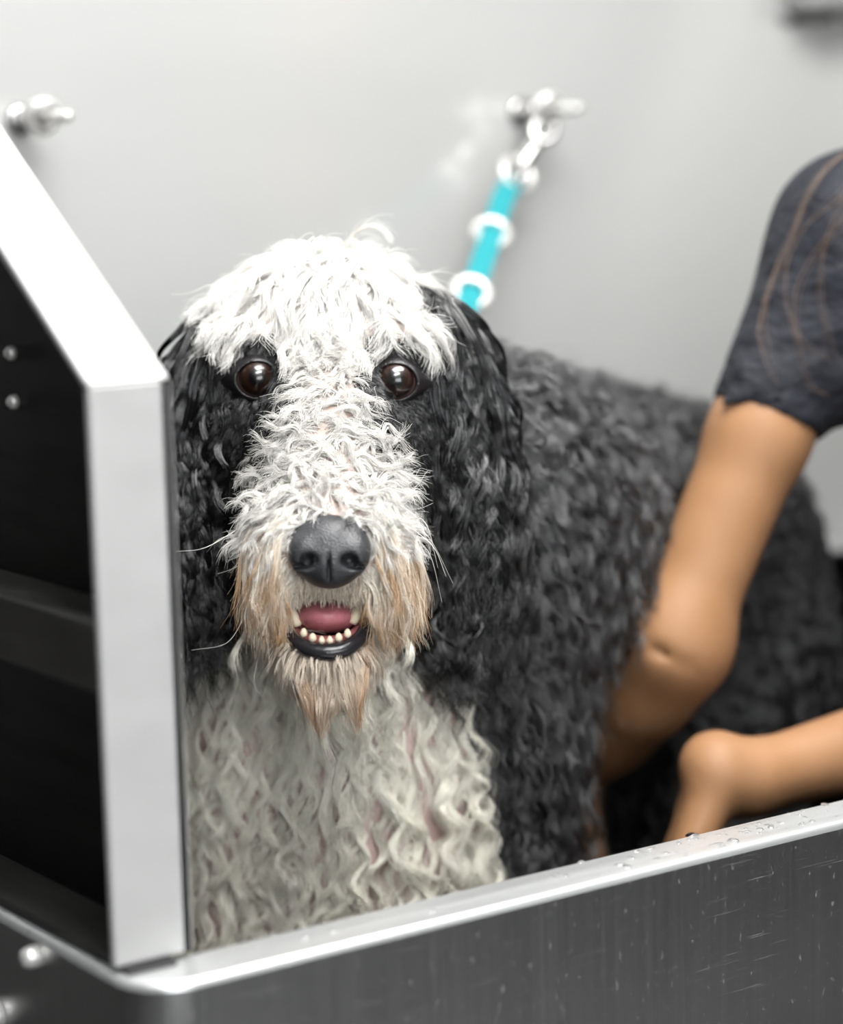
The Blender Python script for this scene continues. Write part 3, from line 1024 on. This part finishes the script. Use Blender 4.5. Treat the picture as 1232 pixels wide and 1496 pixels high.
def hair(name, P, colour, r0, mat, parent=None, r1=0.25):
    """P (N,n,3) world; colour (N,3) or (N,n,3)"""
    N, n, _ = P.shape
    cu = bpy.data.hair_curves.new(name)
    cu.add_curves([n] * N)
    par = parent
    loc = np.zeros(3)
    while par is not None:
        loc += np.array(par.location); par = par.parent
    cu.points.foreach_set('position', P.astype(np.float32).ravel())
    tt = np.linspace(0, 1, n)
    rad = r0 * (1 - (1 - r1) * tt ** 1.5)
    rr = (rad[None] * rng.uniform(0.75, 1.25, (N, 1))).astype(np.float32)
    at_ = cu.attributes.get('radius') or cu.attributes.new('radius', 'FLOAT', 'POINT')
    at_.data.foreach_set('value', rr.ravel())
    c = np.ones((N, n, 4), np.float32)
    c[..., :3] = colour if colour.ndim == 3 else colour[:, None]
    ca = cu.attributes.new('fur_color', 'FLOAT_COLOR', 'POINT')
    ca.data.foreach_set('color', c.ravel())
    return link(name, cu, mat, parent)


def shades(N, base, var):
    return np.clip(np.asarray(base)[None] * (1 + var * rng.normal(size=(N, 1))), 0.001, 0.95)


def facing(px, py, d, c): return np.ones_like(px)


BLACK = (0.0050, 0.0049, 0.0056)
WHITE = (0.72, 0.705, 0.675)
CREAM = (0.90, 0.865, 0.76)
sc.cycles_curves.shape = 'THICK' if hasattr(sc, 'cycles_curves') else None

crown = at(482, 385, 1.635)
nose_p = nc - f_ * -0.01

EYES = [at(376, 553, 1.514), at(578, 556, 1.514)]


def clear_eyes(G, *rest, r=0.0150):
    """hair trimmed away from in front of the eyes"""
    bad = np.zeros(len(G), bool)
    for c in EYES:
        v = G - c
        k = np.clip(v @ -f_, 0.0, 0.05)
        dist = np.linalg.norm(v - k[..., None] * -f_, axis=2)
        bad |= (dist < r).any(1) & (rng.random(len(G)) > 0.015)
    return [G[~bad]] + [q[~bad] for q in rest]


# ---- black coat of trunk, shoulder, legs and neck
def m_body(px, py, d, c):
    return ((~white_mask(px, py, d)) & ((d > 1.605) | (py > 880)) & (d > 1.53) & (c[:, 2] > 0.66)).astype(float) * np.where(d > 1.9, 0.8, 1.0)


P = thin(tri_sample(30000, m_body), 0.0135)
back = norm(S1 - S0)
G, N0 = guides(P, back * 0.7 + DOWN * 0.9, rng.uniform(0.04, 0.075, len(P)), 16, 0.10, 0.22, off1=0.005, jit=0.2)
G, A, B = curl(G, N0, rng.uniform(0.002, 0.005, len(P)), rng.uniform(0.028, 0.05, len(P)), flat=0.6)
H = children(G, A, B, 16, 0.0080, 0.0034, 0.0006, tipr=0.06)
hair('body_fur', H, shades(len(H), (0.011, 0.011, 0.0125), 0.25), 0.00024, M['fur_back'], dog)
print('body', len(P), len(H))

# ---- chest: long pale ringlets over pink skin
def m_chest(px, py, d, c): return (white_mask(px, py, d) & (py > 850) & (d > 1.52)).astype(float)


P = thin(tri_sample(9000, m_chest), 0.0160)
px, py, dd = proj(P)
G, N0 = guides(P, DOWN + r_ * ((px - 500) / 900)[:, None], rng.uniform(0.05, 0.10, len(P)), 30, 0.08, 0.22, off1=0.004, jit=0.22)
G, A, B = curl(G, N0, rng.uniform(0.0025, 0.0070, len(P)), rng.uniform(0.032, 0.062, len(P)), ramp=0.35, flat=0.5)
H = children(G, A, B, 34, 0.0036, 0.0027, 0.0003, tipr=0.06, fly=0.04)
hair('chest_fur', H, shades(len(H), CREAM, 0.10), 0.00018, M['fur_white'], dog)
print('chest', len(P), len(H))

# ---- ears: long wet wavy locks
for s, (cx0, cx1) in ((-1, (200, 335)), (1, (622, 760))):
    def m_ear(px, py, d, c, cx0=cx0, cx1=cx1):
        return ((px > cx0) & (px < cx1) & (py > 415) & (py < 900) & (d < 1.612)).astype(float)
    P = thin(tri_sample(9000, m_ear), 0.0100)
    px, py, dd = proj(P)
    L = np.clip((1060 - py) * 0.00044 * rng.uniform(0.55, 1.02, len(P)), 0.055, 0.22)
    G, N0 = guides(P, DOWN + s * r_ * 0.03, L, 22, 0.20, 0.10, off1=0.005, jit=0.13)
    ok = D.sample(G[:, :12]).max(1) < 0.012
    G, N0, P = G[ok], N0[ok], P[ok]
    G, A, B = curl(G, N0, rng.uniform(0.002, 0.0060, len(P)), rng.uniform(0.035, 0.065, len(P)), flat=0.6)
    H = children(G, A, B, 26, 0.0056, 0.0024, 0.0003, tipr=0.04, fly=0.04)
    H, = clear_eyes(H, r=0.016)
    hair('ear_fur', H, shades(len(H), BLACK, 0.3), 0.00026, M['fur_black'], dog)
    print('ear', len(P), len(H))

nr = 26
rp = np.array([at(rng.uniform(606, 690), rng.uniform(820, 900), 1.545) for _ in range(nr)])
G, N0 = guides(rp, np.tile(DOWN, (nr, 1)), rng.uniform(0.05, 0.09, nr), 26, 0.1, 0.0, off1=0.006, jit=0.05)
N0 = np.tile(-f_, (nr, 1))
G, A, B = curl(G, N0, rng.uniform(0.003, 0.006, nr), rng.uniform(0.03, 0.05, nr), ramp=0.3)
H = children(G, A, B, 20, 0.0018, 0.0014, 0.0003, tipr=0.05, fly=0.03)
hair('ear_ringlets', H, shades(len(H), BLACK, 0.2), 0.0002, M['fur_black'], dog)

# ---- short black hair of cheeks, brows and eye surrounds
def not_eye(px, py): return (((px - 376) / 31) ** 2 + ((py - 553) / 27) ** 2 > 1) & (((px - 578) / 31) ** 2 + ((py - 556) / 27) ** 2 > 1)


def m_cheek(px, py, d, c):
    return ((~white_mask(px, py, d)) & (d < 1.625) & (py > 380) & (py < 900) & (px > 318) & (px < 640) & not_eye(px, py)).astype(float)


P = thin(tri_sample(14000, m_cheek), 0.0042)
px, py, dd = proj(P)
out = r_ * np.sign(px - 478)[:, None]
G, N0 = guides(P, out * 0.9 + DOWN * 0.9, rng.uniform(0.012, 0.024, len(P)) * np.where(py > 640, 1.5, 1.0), 9, 0.10, 0.22, off1=0.002)
G, A, B = curl(G, N0, 0.0009, rng.uniform(0.014, 0.022, len(P)))
H = children(G, A, B, 14, 0.0034, 0.0014, 0.0004, lmin=0.6, tipr=0.05)
hair('face_fur', H, shades(len(H), (0.0085, 0.0082, 0.0088), 0.4), 0.00013, M['fur_black'], dog)
print('cheek', len(P), len(H))

# ---- white forelock sweeping out from the crown over the brow
def m_top(px, py, d, c):
    return (white_mask(px, py, d) & (py < 500) & (d < 1.66)).astype(float)


P = thin(tri_sample(9000, m_top), 0.0100)
px, py, dd = proj(P)
rad = norm(P - crown)
rad = rad - 0.45 * (rad @ r_)[:, None] * r_
L = np.interp(py, [370, 420, 470, 500], [0.064, 0.056, 0.042, 0.030]) * rng.uniform(0.75, 1.2, len(P))
G, N0 = guides(P, rad * 1.0 - f_ * 0.35 + DOWN * 0.45 + r_ * ((px - 480) / 800)[:, None], L * np.interp(np.abs(px - 468), [70, 140], [1, 0.72]), 22, 0.06, 0.14, off1=0.005, jit=0.22)
G, A, B = curl(G, N0, rng.uniform(0.0025, 0.0080, len(P)), rng.uniform(0.032, 0.065, len(P)), ramp=1.0, pw=1.2)
ok = D.sample(G[:, -1]) < 0.016
G, A, B = G[ok], A[ok], B[ok]
G, A, B = clear_eyes(G, A, B)
H = children(G, A, B, 42, 0.0056, 0.0024, 0.0003, lmin=0.80, tipr=0.04, fly=0.05)
H, = clear_eyes(H, r=0.0140)
hair('forelock', H, shades(len(H), WHITE, 0.08), 0.00018, M['fur_white'], dog)
print('top', len(P), len(H))

# ---- blaze and bridge of the muzzle: short white waves
def m_bridge(px, py, d, c):
    nn = ((px - 482) / 66) ** 2 + ((py - 806) / 50) ** 2 > 1
    return (white_mask(px, py, d) & (py > 490) & (py < 800) & (d < 1.555) & nn & not_eye(px, py)).astype(float)


P = thin(tri_sample(9000, m_bridge), 0.0066)
px, py, dd = proj(P)
fan = norm(P - at(482, 800, 1.44))
L = np.interp(py, [500, 560, 640, 720, 800], [0.022, 0.021, 0.025, 0.026, 0.024]) * rng.uniform(0.7, 1.2, len(P))
G, N0 = guides(P, fan * np.interp(py, [560, 700], [0.3, 1.0])[:, None] + r_ * ((px - 482) / 95 + rng.normal(size=len(P)) * 0.5)[:, None] + DOWN * np.interp(py, [480, 640, 700], [0.9, 0.5, 0])[:, None], L, 16, 0.07, 0.16, off1=0.004, jit=0.35)
G, A, B = curl(G, N0, rng.uniform(0.0015, 0.0050, len(P)), rng.uniform(0.022, 0.036, len(P)), ramp=0.8)
G, A, B = clear_eyes(G, A, B)
H = children(G, A, B, 24, 0.0040, 0.0015, 0.0004, lmin=0.7, tipr=0.04, fly=0.08)
H, = clear_eyes(H, r=0.0140)
hair('muzzle_fur', H, shades(len(H), (0.60, 0.585, 0.555), 0.12), 0.00016, M['fur_white'], dog)  # forelock's white dimmed: the muzzle's weaker light put into its colour
print('bridge', len(P), len(H))

# ---- moustache: long stained locks falling beside the mouth
def m_must(px, py, d, c):
    nn = ((px - 482) / 66) ** 2 + ((py - 806) / 52) ** 2 > 1
    return ((np.abs(px - 481) > 50) & (py > 735) & (py < 890) & (d < 1.50) & nn).astype(float)


P = thin(tri_sample(8000, m_must), 0.0042)
px, py, dd = proj(P)
sg = np.sign(px - 481)[:, None]
L = np.interp(py, [740, 800, 880], [0.072, 0.058, 0.034]) * rng.uniform(0.6, 1.1, len(P))
G, N0 = guides(P, DOWN * 0.9 + r_ * sg * 0.7 - f_ * 0.1, L, 18, 0.16, 0.22, off1=0.005, jit=0.16)
G, A, B = curl(G, N0, rng.uniform(0.0008, 0.0034, len(P)), rng.uniform(0.04, 0.08, len(P)), ramp=0.8)
H = children(G, A, B, 18, 0.0038, 0.0014, 0.0003, lmin=0.65, tipr=0.05)
t = np.linspace(0, 1, H.shape[1])[None, :, None]
st = np.clip(rng.normal(0.55, 0.35, (len(P), 1, 1)), 0, 1).repeat(18, 0)
c0 = np.array((0.76, 0.71, 0.62)); c1 = np.array((0.42, 0.25, 0.12))
mixv = np.clip(st * (t * 1.6 - 0.2), 0, 1)
hair('moustache', H, c0 * (1 - mixv) + c1 * mixv, 0.00018, M['fur_white'], dog)
print('must', len(P), len(H))

# ---- fringe of the upper lip
def m_lip(px, py, d, c):
    return ((np.abs(px - 481) < 78) & (py > 835) & (py < 872) & (d < 1.46)).astype(float)


P = thin(tri_sample(9000, m_lip), 0.0026)
G, N0 = guides(P, DOWN, rng.uniform(0.007, 0.0140, len(P)), 7, 0.1, 0.25, off1=0.002)
G, A, B = curl(G, N0, 0.0004, 0.02)
H = children(G, A, B, 8, 0.0022, 0.0009, 0.0003, lmin=0.6, tipr=0.05)
hair('lip_fringe', H, shades(len(H), (0.70, 0.61, 0.50), 0.25), 0.00017, M['fur_white'], dog)

# ---- beard under the lower lip, drawn together into dripping points
nb = 150
bp = np.array([at(rng.uniform(415, 542), 958 + rng.uniform(0, 16), rng.uniform(1.425, 1.455)) for _ in range(nb)])
bx, by, bdp = proj(bp)
by0 = 953 - ((bx - 478) / 62) ** 2 * 34
bp = np.array([at(x, y + rng.uniform(0, 26) * rng.random(), 1.44) for x, y in zip(bx, by0)])
for _ in range(3):                                   # settle the roots on the chin
    bp = bp - D.grad(bp) * (D.sample(bp)[:, None])
bdp = proj(bp)[2]; bx = proj(bp)[0]
tips = [((470, 1086), 0.34), ((522, 1076), 0.34), ((505, 1040), 0.2), ((430, 1000), 0.06), ((540, 990), 0.06)]
ti = rng.choice(len(tips), nb, p=[t_[1] for t_ in tips])
ti = np.where(bx < 450, np.where(rng.random(nb) < 0.8, 0, 3), np.where(bx > 515, np.where(rng.random(nb) < 0.8, 1, 4), ti))
Gb = []
for p, i, x, d in zip(bp, ti, bx, bdp):
    tx, ty = tips[i][0]
    ln = rng.uniform(0.72, 1.0)
    y0 = proj(p)[1]
    ex, ey = x + (tx - x) * ln ** 0.7, y0 + (ty - y0) * ln
    mid = at(x + (tx - x) * 0.42, y0 + (ey - y0) * 0.5, min(d, 1.428) - 0.006)
    Gb.append(spline([p, mid, at(ex + rng.normal() * 1.5, ey, 1.437 + rng.normal() * 0.0015)], 16))
Gb = np.array(Gb)
Nb = np.tile(-f_, (nb, 1))
Gb, A, B = curl(Gb, Nb, rng.uniform(0.0002, 0.0009, nb), rng.uniform(0.03, 0.05, nb))
H = children(Gb, A, B, 22, 0.0030, 0.0012, 0.0002, lmin=0.75, tipr=0.25)
t = np.linspace(0, 1, 16)[None, :, None]
st = np.clip(rng.normal(0.6, 0.3, (nb, 1, 1)), 0, 1).repeat(22, 0)
c0 = np.array((0.68, 0.60, 0.50)); c1 = np.array((0.50, 0.27, 0.12))
st = np.clip(st * np.clip(np.abs(bx - 482) / 45, 0.35, 1.2).repeat(22)[:, None, None], 0, 1)
mixv = np.clip(st * (0.15 + t), 0, 1)
hair('beard', H, c0 * (1 - mixv) + c1 * mixv, 0.00016, M['fur_white'], dog)

def m_chin(px, py, d, c): return ((np.abs(px - 478) < 75) & (py > 925) & (d < 1.50) & ~((((px - 478) / 60) ** 2 + ((py - 906) / 46) ** 2) < 1)).astype(float)


P = thin(tri_sample(6000, m_chin), 0.0024)
G, N0 = guides(P, np.tile(DOWN, (len(P), 1)), rng.uniform(0.010, 0.024, len(P)), 8, 0.12, 0.15, off1=0.002)
G, A, B = curl(G, N0, 0.0005, 0.03)
H = children(G, A, B, 8, 0.0022, 0.0011, 0.0003, tipr=0.05)
hair('chin_fur', H, shades(len(H), (0.66, 0.57, 0.47), 0.1), 0.00015, M['fur_white'], dog)

# ---- whiskers
wk = []
for (a, b, c) in (((598, 762, 1.44), (630, 790, 1.43), (662, 852, 1.44)), ((596, 778, 1.44), (628, 810, 1.43), (646, 880, 1.44)), ((600, 770, 1.44), (634, 800, 1.43), (652, 842, 1.43)),
                  ((604, 750, 1.45), (625, 770, 1.44), (640, 830, 1.44)), ((352, 770, 1.45), (300, 800, 1.44), (255, 806, 1.45)),
                  ((380, 950, 1.45), (372, 1000, 1.44), (400, 1035, 1.45)), ((356, 905, 1.45), (330, 940, 1.45), (280, 950, 1.46))):
    wk.append(spline([at(*a), at(*b), at(*c)], 14))
wk = np.array(wk)
hair('whiskers', wk, np.tile(np.array((0.8, 0.78, 0.74)), (len(wk), 1)), 0.00014, M['fur_white'], dog, 0.3)

# ------------------------------------------------------------------ the person bathing the dog
shL, elL, wrL = at(1232, 340, 1.80), at(984, 938, 1.765), at(838, 1132, 1.895)
shR, elR, wrR = np.array((1.56, 1.17, 1.25)), at(1500, 1030, 1.80), at(1092, 1138, 1.70)
mid = (shL + shR) / 2
neck = mid + np.array((0.02, 0.05, 0.06)); hip = np.array((1.66, 0.80, 0.96))
person = empty('person', (1.62, 0.72, 0.0), 'person in a dark navy T-shirt leaning in and washing the dog', 'person')
Pf = Field((1.00, 0.62, 0.72), (1.86, 1.66, 1.74), 0.0042)
# arms
Pf.cone(shL, shL + (elL - shL) * 0.5, 0.040, 0.0355, 0.02)
Pf.cone(shL + (elL - shL) * 0.5, elL, 0.0355, 0.0345, 0.02)
Pf.cone(elL, elL + (wrL - elL) * 0.3, 0.0345, 0.0365, 0.03)
Pf.cone(elL + (wrL - elL) * 0.3, elL + (wrL - elL) * 0.62, 0.0365, 0.030, 0.03)
Pf.cone(elL + (wrL - elL) * 0.62, wrL, 0.030, 0.0225, 0.03)
Pf.ell(elL + r_ * 0.015 - u_ * 0.006 + f_ * 0.008, (0.018, 0.022, 0.020), k=0.03)       # point of the elbow
for a_, b_ in (((950, 946, 1.729), (1000, 968, 1.732)),):  # crook of the arm
    Pf.cone(at(*a_), at(*b_), 0.0008, 0.0008, 0.011, 'sub')
Pf.cone(shR, elR, 0.046, 0.034, 0.02)
Pf.cone(elR, elR + (wrR - elR) * 0.4, 0.034, 0.034, 0.02)
Pf.cone(elR + (wrR - elR) * 0.4, wrR, 0.034, 0.0235, 0.02)


def hand(w, d, across, nrm, curlv, sgn, spread=1.0):
    """palm from wrist w along d; across = towards the thumb side; nrm = palm normal the fingers curl to"""
    d, across, nrm = norm(d), norm(across), norm(nrm)
    for a in (-0.024, -0.008, 0.008, 0.024):
        Pf.cone(w + across * a * 0.55, w + d * 0.078 + across * a * 1.05, 0.0145, 0.0125, 0.012)
    for a, ln, q in ((0.029, 0.070, 0), (0.0095, 0.080, 1), (-0.0100, 0.074, 2), (-0.029, 0.058, 3)):
        p = w + d * (0.082 - abs(a) * 0.12) + across * a * 1.05
        dd = norm(d + across * a * 4 * spread)
        rr = 0.0098 if q < 3 else 0.0085
        for i, fr in enumerate((0.45, 0.30, 0.25)):
            ang = curlv * (0.6 + 0.75 * i)
            v = norm(dd * math.cos(ang) + nrm * math.sin(ang))
            p2 = p + v * ln * fr
            Pf.cone(p, p2, rr, rr * 0.9, 0.006)
            p, rr = p2, rr * 0.9
    p = w + d * 0.022 + across * 0.022
    for ln, aa, rr in ((0.042, 0.95, 0.0145), (0.032, 0.6, 0.011), (0.026, 0.3, 0.0095)):
        v = norm(across * aa + d * (1 - aa * 0.35) + nrm * 0.35)
        p2 = p + v * ln
        Pf.cone(p, p2, rr, rr * 0.88, 0.010)
        p = p2


hd = norm(at(868, 1300, 1.905) - wrL)
hand(wrL, hd, norm(np.cross(hd, r_)) * 1.0, -r_, 0.35, 1)
hdR = norm(at(1018, 1250, 1.69) - at(1062, 1142, 1.695))
Pf.cone(wrR, at(1052, 1130, 1.695), 0.0235, 0.026, 0.02)
Pf.ell(at(1038, 1112, 1.695), (0.016, 0.016, 0.018), k=0.02)                            # bent wrist bump
hand(at(1046, 1140, 1.695), hdR, f_ * 1.0, r_, 0.30, 1)
# torso, neck, head
Pf.cone(mid, hip, 0.105, 0.115, 0.04)
Pf.cone(shL + (mid - shL) * 0.25, shR + (mid - shR) * 0.25, 0.055, 0.055, 0.06)
Pf.cone(hip - np.array((0.07, 0.03, 0)), hip + np.array((0.07, 0.03, 0)), 0.10, 0.10, 0.05)
hc = neck + np.array((0.055, 0.05, 0.165))
Pf.cone(neck - np.array((0, 0, 0.05)), hc - np.array((0.0, -0.0, 0.06)), 0.055, 0.05, 0.03)
look = norm(np.array((1.15, 1.45, 0.95)) - hc)
hup = norm(np.cross(np.cross(look, (0, 0, 1)), look)); hrt = np.cross(look, hup)
AX = [hrt, hup, look]
Pf.ell(hc, (0.073, 0.098, 0.090), AX, k=0.02)
Pf.ell(hc + look * 0.03 - hup * 0.075, (0.046, 0.038, 0.052), AX, k=0.03)
Pf.ell(hc + look * 0.096 - hup * 0.028, (0.013, 0.022, 0.017), AX, k=0.010)            # nose
Pf.ell(hc + look * 0.083 - hup * 0.066, (0.024, 0.007, 0.010), AX, k=0.006)            # lips
for s in (-1, 1):
    Pf.ell(hc + hrt * 0.074 * s - hup * 0.01 - look * 0.005, (0.009, 0.030, 0.018), AX, k=0.006)
    Pf.ell(hc + hrt * 0.030 * s + look * 0.094 + hup * 0.004, (0.016, 0.010, 0.012), AX, k=0.010, op='sub')
link('body', Pf.mesh('body', 1), M['skin'], person)
for s in (-1, 1):
    bm = bmesh.new()
    bmesh.ops.create_uvsphere(bm, u_segments=24, v_segments=16, radius=0.0115)
    bmesh.ops.translate(bm, vec=tuple(hc + hrt * 0.030 * s + look * 0.079 + hup * 0.003), verts=bm.verts)
    link('eye', bm_mesh('eye', bm, True), M['tooth'], person)

# T-shirt
Sf = Field((1.08, 0.60, 0.78), (1.88, 1.56, 1.52), 0.0042)
shd = norm(elL - shL)
hemL = shL + (elL - shL) * 0.465
Sf.cone(shL, hemL + shd * 0.03, 0.048, 0.0425, 0.02)
Sf.ell(shL + shd * 0.055 + r_ * 0.030 - u_ * 0.008, (0.042, 0.085, 0.05), k=0.03)
shdR = norm(elR - shR); hemR = shR + (elR - shR) * 0.5
Sf.cone(shR, hemR + shdR * 0.03, 0.062, 0.052, 0.02)
for hm, sd in ((hemL, shd), (hemR, shdR)):
    Sf.cut(hm, sd, box_=(hm - 0.11, hm + 0.11))
Sf.cone(mid, hip + np.array((0, 0, -0.03)), 0.120, 0.130, 0.04)
Sf.cone(shL + (mid - shL) * 0.2, shR + (mid - shR) * 0.2, 0.066, 0.066, 0.05)
Sf.cone(hip - np.array((0.07, 0.03, 0.02)), hip + np.array((0.07, 0.03, -0.02)), 0.114, 0.114, 0.05)
Sf.cone(neck - np.array((0, 0, 0.04)), hc, 0.072, 0.075, 0.01, 'sub')
# hollow where the arms pass
Sf.cone(hemL - shd * 0.03, elL, 0.0375, 0.0375, 0.003, 'sub')
Sf.cone(hemR - shdR * 0.05, elR, 0.044, 0.044, 0.004, 'sub')
# folds running up from the hem towards the armpit
for k_ in range(5):
    a0 = hemL + shd * (-0.012 - 0.028 * k_) - r_ * 0.040 - f_ * 0.032
    Sf.cone(a0, a0 + r_ * 0.14 + u_ * 0.085 - f_ * 0.012, 0.003, 0.005, 0.012)
Sf.cut(hip + np.array((0, -0.02, -0.09)), (0, 0, -1), box_=(hip - 0.28, hip + np.array((0.28, 0.28, 0.0))))
link('tshirt', Sf.mesh('tshirt', 5), M['shirt'], person)

# trousers and shoes
Tf = Field((1.40, 0.46, 0.02), (1.92, 0.98, 1.02), 0.007)
Tf.cone(hip - np.array((0.06, 0.02, 0.05)), hip + np.array((0.06, 0.02, -0.05)), 0.122, 0.122, 0.05)
shoes = []
for s in (-1, 1):
    h0 = hip + np.array((0.085 * s, 0.0, -0.10)); kn = h0 + np.array((0.01 * s, 0.02, -0.38)); an = np.array((kn[0], kn[1] - 0.05, 0.09))
    Tf.cone(h0, kn, 0.098, 0.066, 0.03); Tf.cone(kn, an, 0.066, 0.056, 0.03)
    shoes.append(an)
link('trousers', Tf.mesh('trousers', 2), M['trousers'], person)
for an in shoes:
    Hf = Field(an + (-0.09, -0.12, -0.10), an + (0.09, 0.24, 0.06), 0.006)
    Hf.cone(an + (0, -0.01, -0.035), an + (0, 0.15, -0.05), 0.046, 0.04, 0.03)
    Hf.cone(an + (0, 0, 0.03), an + (0, 0, -0.03), 0.05, 0.048, 0.02)
    Hf.cut(an + (0, 0, -0.088), (0, 0, -1))
    link('shoe', Hf.mesh('shoe', 1), M['shoe'], person)

# hair: cap of strands plus long locks, some lying over the sleeve
nh = 2600
v = norm(rng.normal(size=(nh, 3)))
v = v[(v @ look < 0.25) | (v @ hup > 0.55)]
v = v[(v @ hup > -0.45)]
roots = hc + (v @ hrt)[:, None] * hrt * 0.074 + (v @ hup)[:, None] * hup * 0.099 + (v @ look)[:, None] * look * 0.091
G, N0 = guides(roots, DOWN - look * 0.6 + hrt * np.sign(v @ hrt)[:, None] * 0.3, rng.uniform(0.26, 0.40, len(roots)), 18, 0.16, 0.25, off0=0.004, off1=0.016, fld=Pf, jit=0.06)
gx = proj(G.reshape(-1, 3))[0].reshape(G.shape[:2])
G = G[gx.min(1) > 1255]; N0 = N0[:len(G)]
G2, A, B = curl(G, np.tile(-f_, (len(G), 1)), 0.0015, 0.08)
H = children(G2, A, B, 6, 0.004, 0.003, 0.0006)
hair('long_hair', H, shades(len(H), (0.11, 0.065, 0.04), 0.25), 0.00009, M['hair_brown'], person)
stp = []
for pts in (((1330, 200, 1.80), (1205, 262, 1.765), (1112, 380, 1.742), (1098, 450, 1.735), (1118, 520, 1.728), (1140, 560, 1.725)),
            ((1330, 190, 1.80), (1210, 258, 1.764), (1120, 372, 1.742), (1103, 440, 1.735), (1112, 500, 1.73)),
            ((1340, 210, 1.80), (1260, 270, 1.75), (1205, 350, 1.735), (1196, 420, 1.733), (1215, 500, 1.73), (1232, 540, 1.73)),
            ((1330, 220, 1.80), (1240, 280, 1.75), (1150, 330, 1.735), (1130, 400, 1.733), (1165, 480, 1.728), (1225, 530, 1.725)),
            ((1340, 220, 1.79), (1250, 300, 1.74), (1170, 400, 1.732), (1160, 470, 1.728), (1190, 560, 1.728), (1232, 580, 1.73))):
    for q in range(3):
        stp.append(spline([at(*(np.array(p) + np.array((rng.normal() * 5, rng.normal() * 5, 0.0)))) for p in pts], 24))
Ps = np.array(stp)
sd = Sf.sample(Ps); Ps = Ps + Sf.grad(Ps) * np.where(np.abs(sd) < 0.06, 0.0016 - sd, 0)[..., None]
hair('loose_hair_strands', Ps, shades(len(Ps), (0.13, 0.085, 0.06), 0.2), 0.00017, M['hair_brown'], person, 0.6)
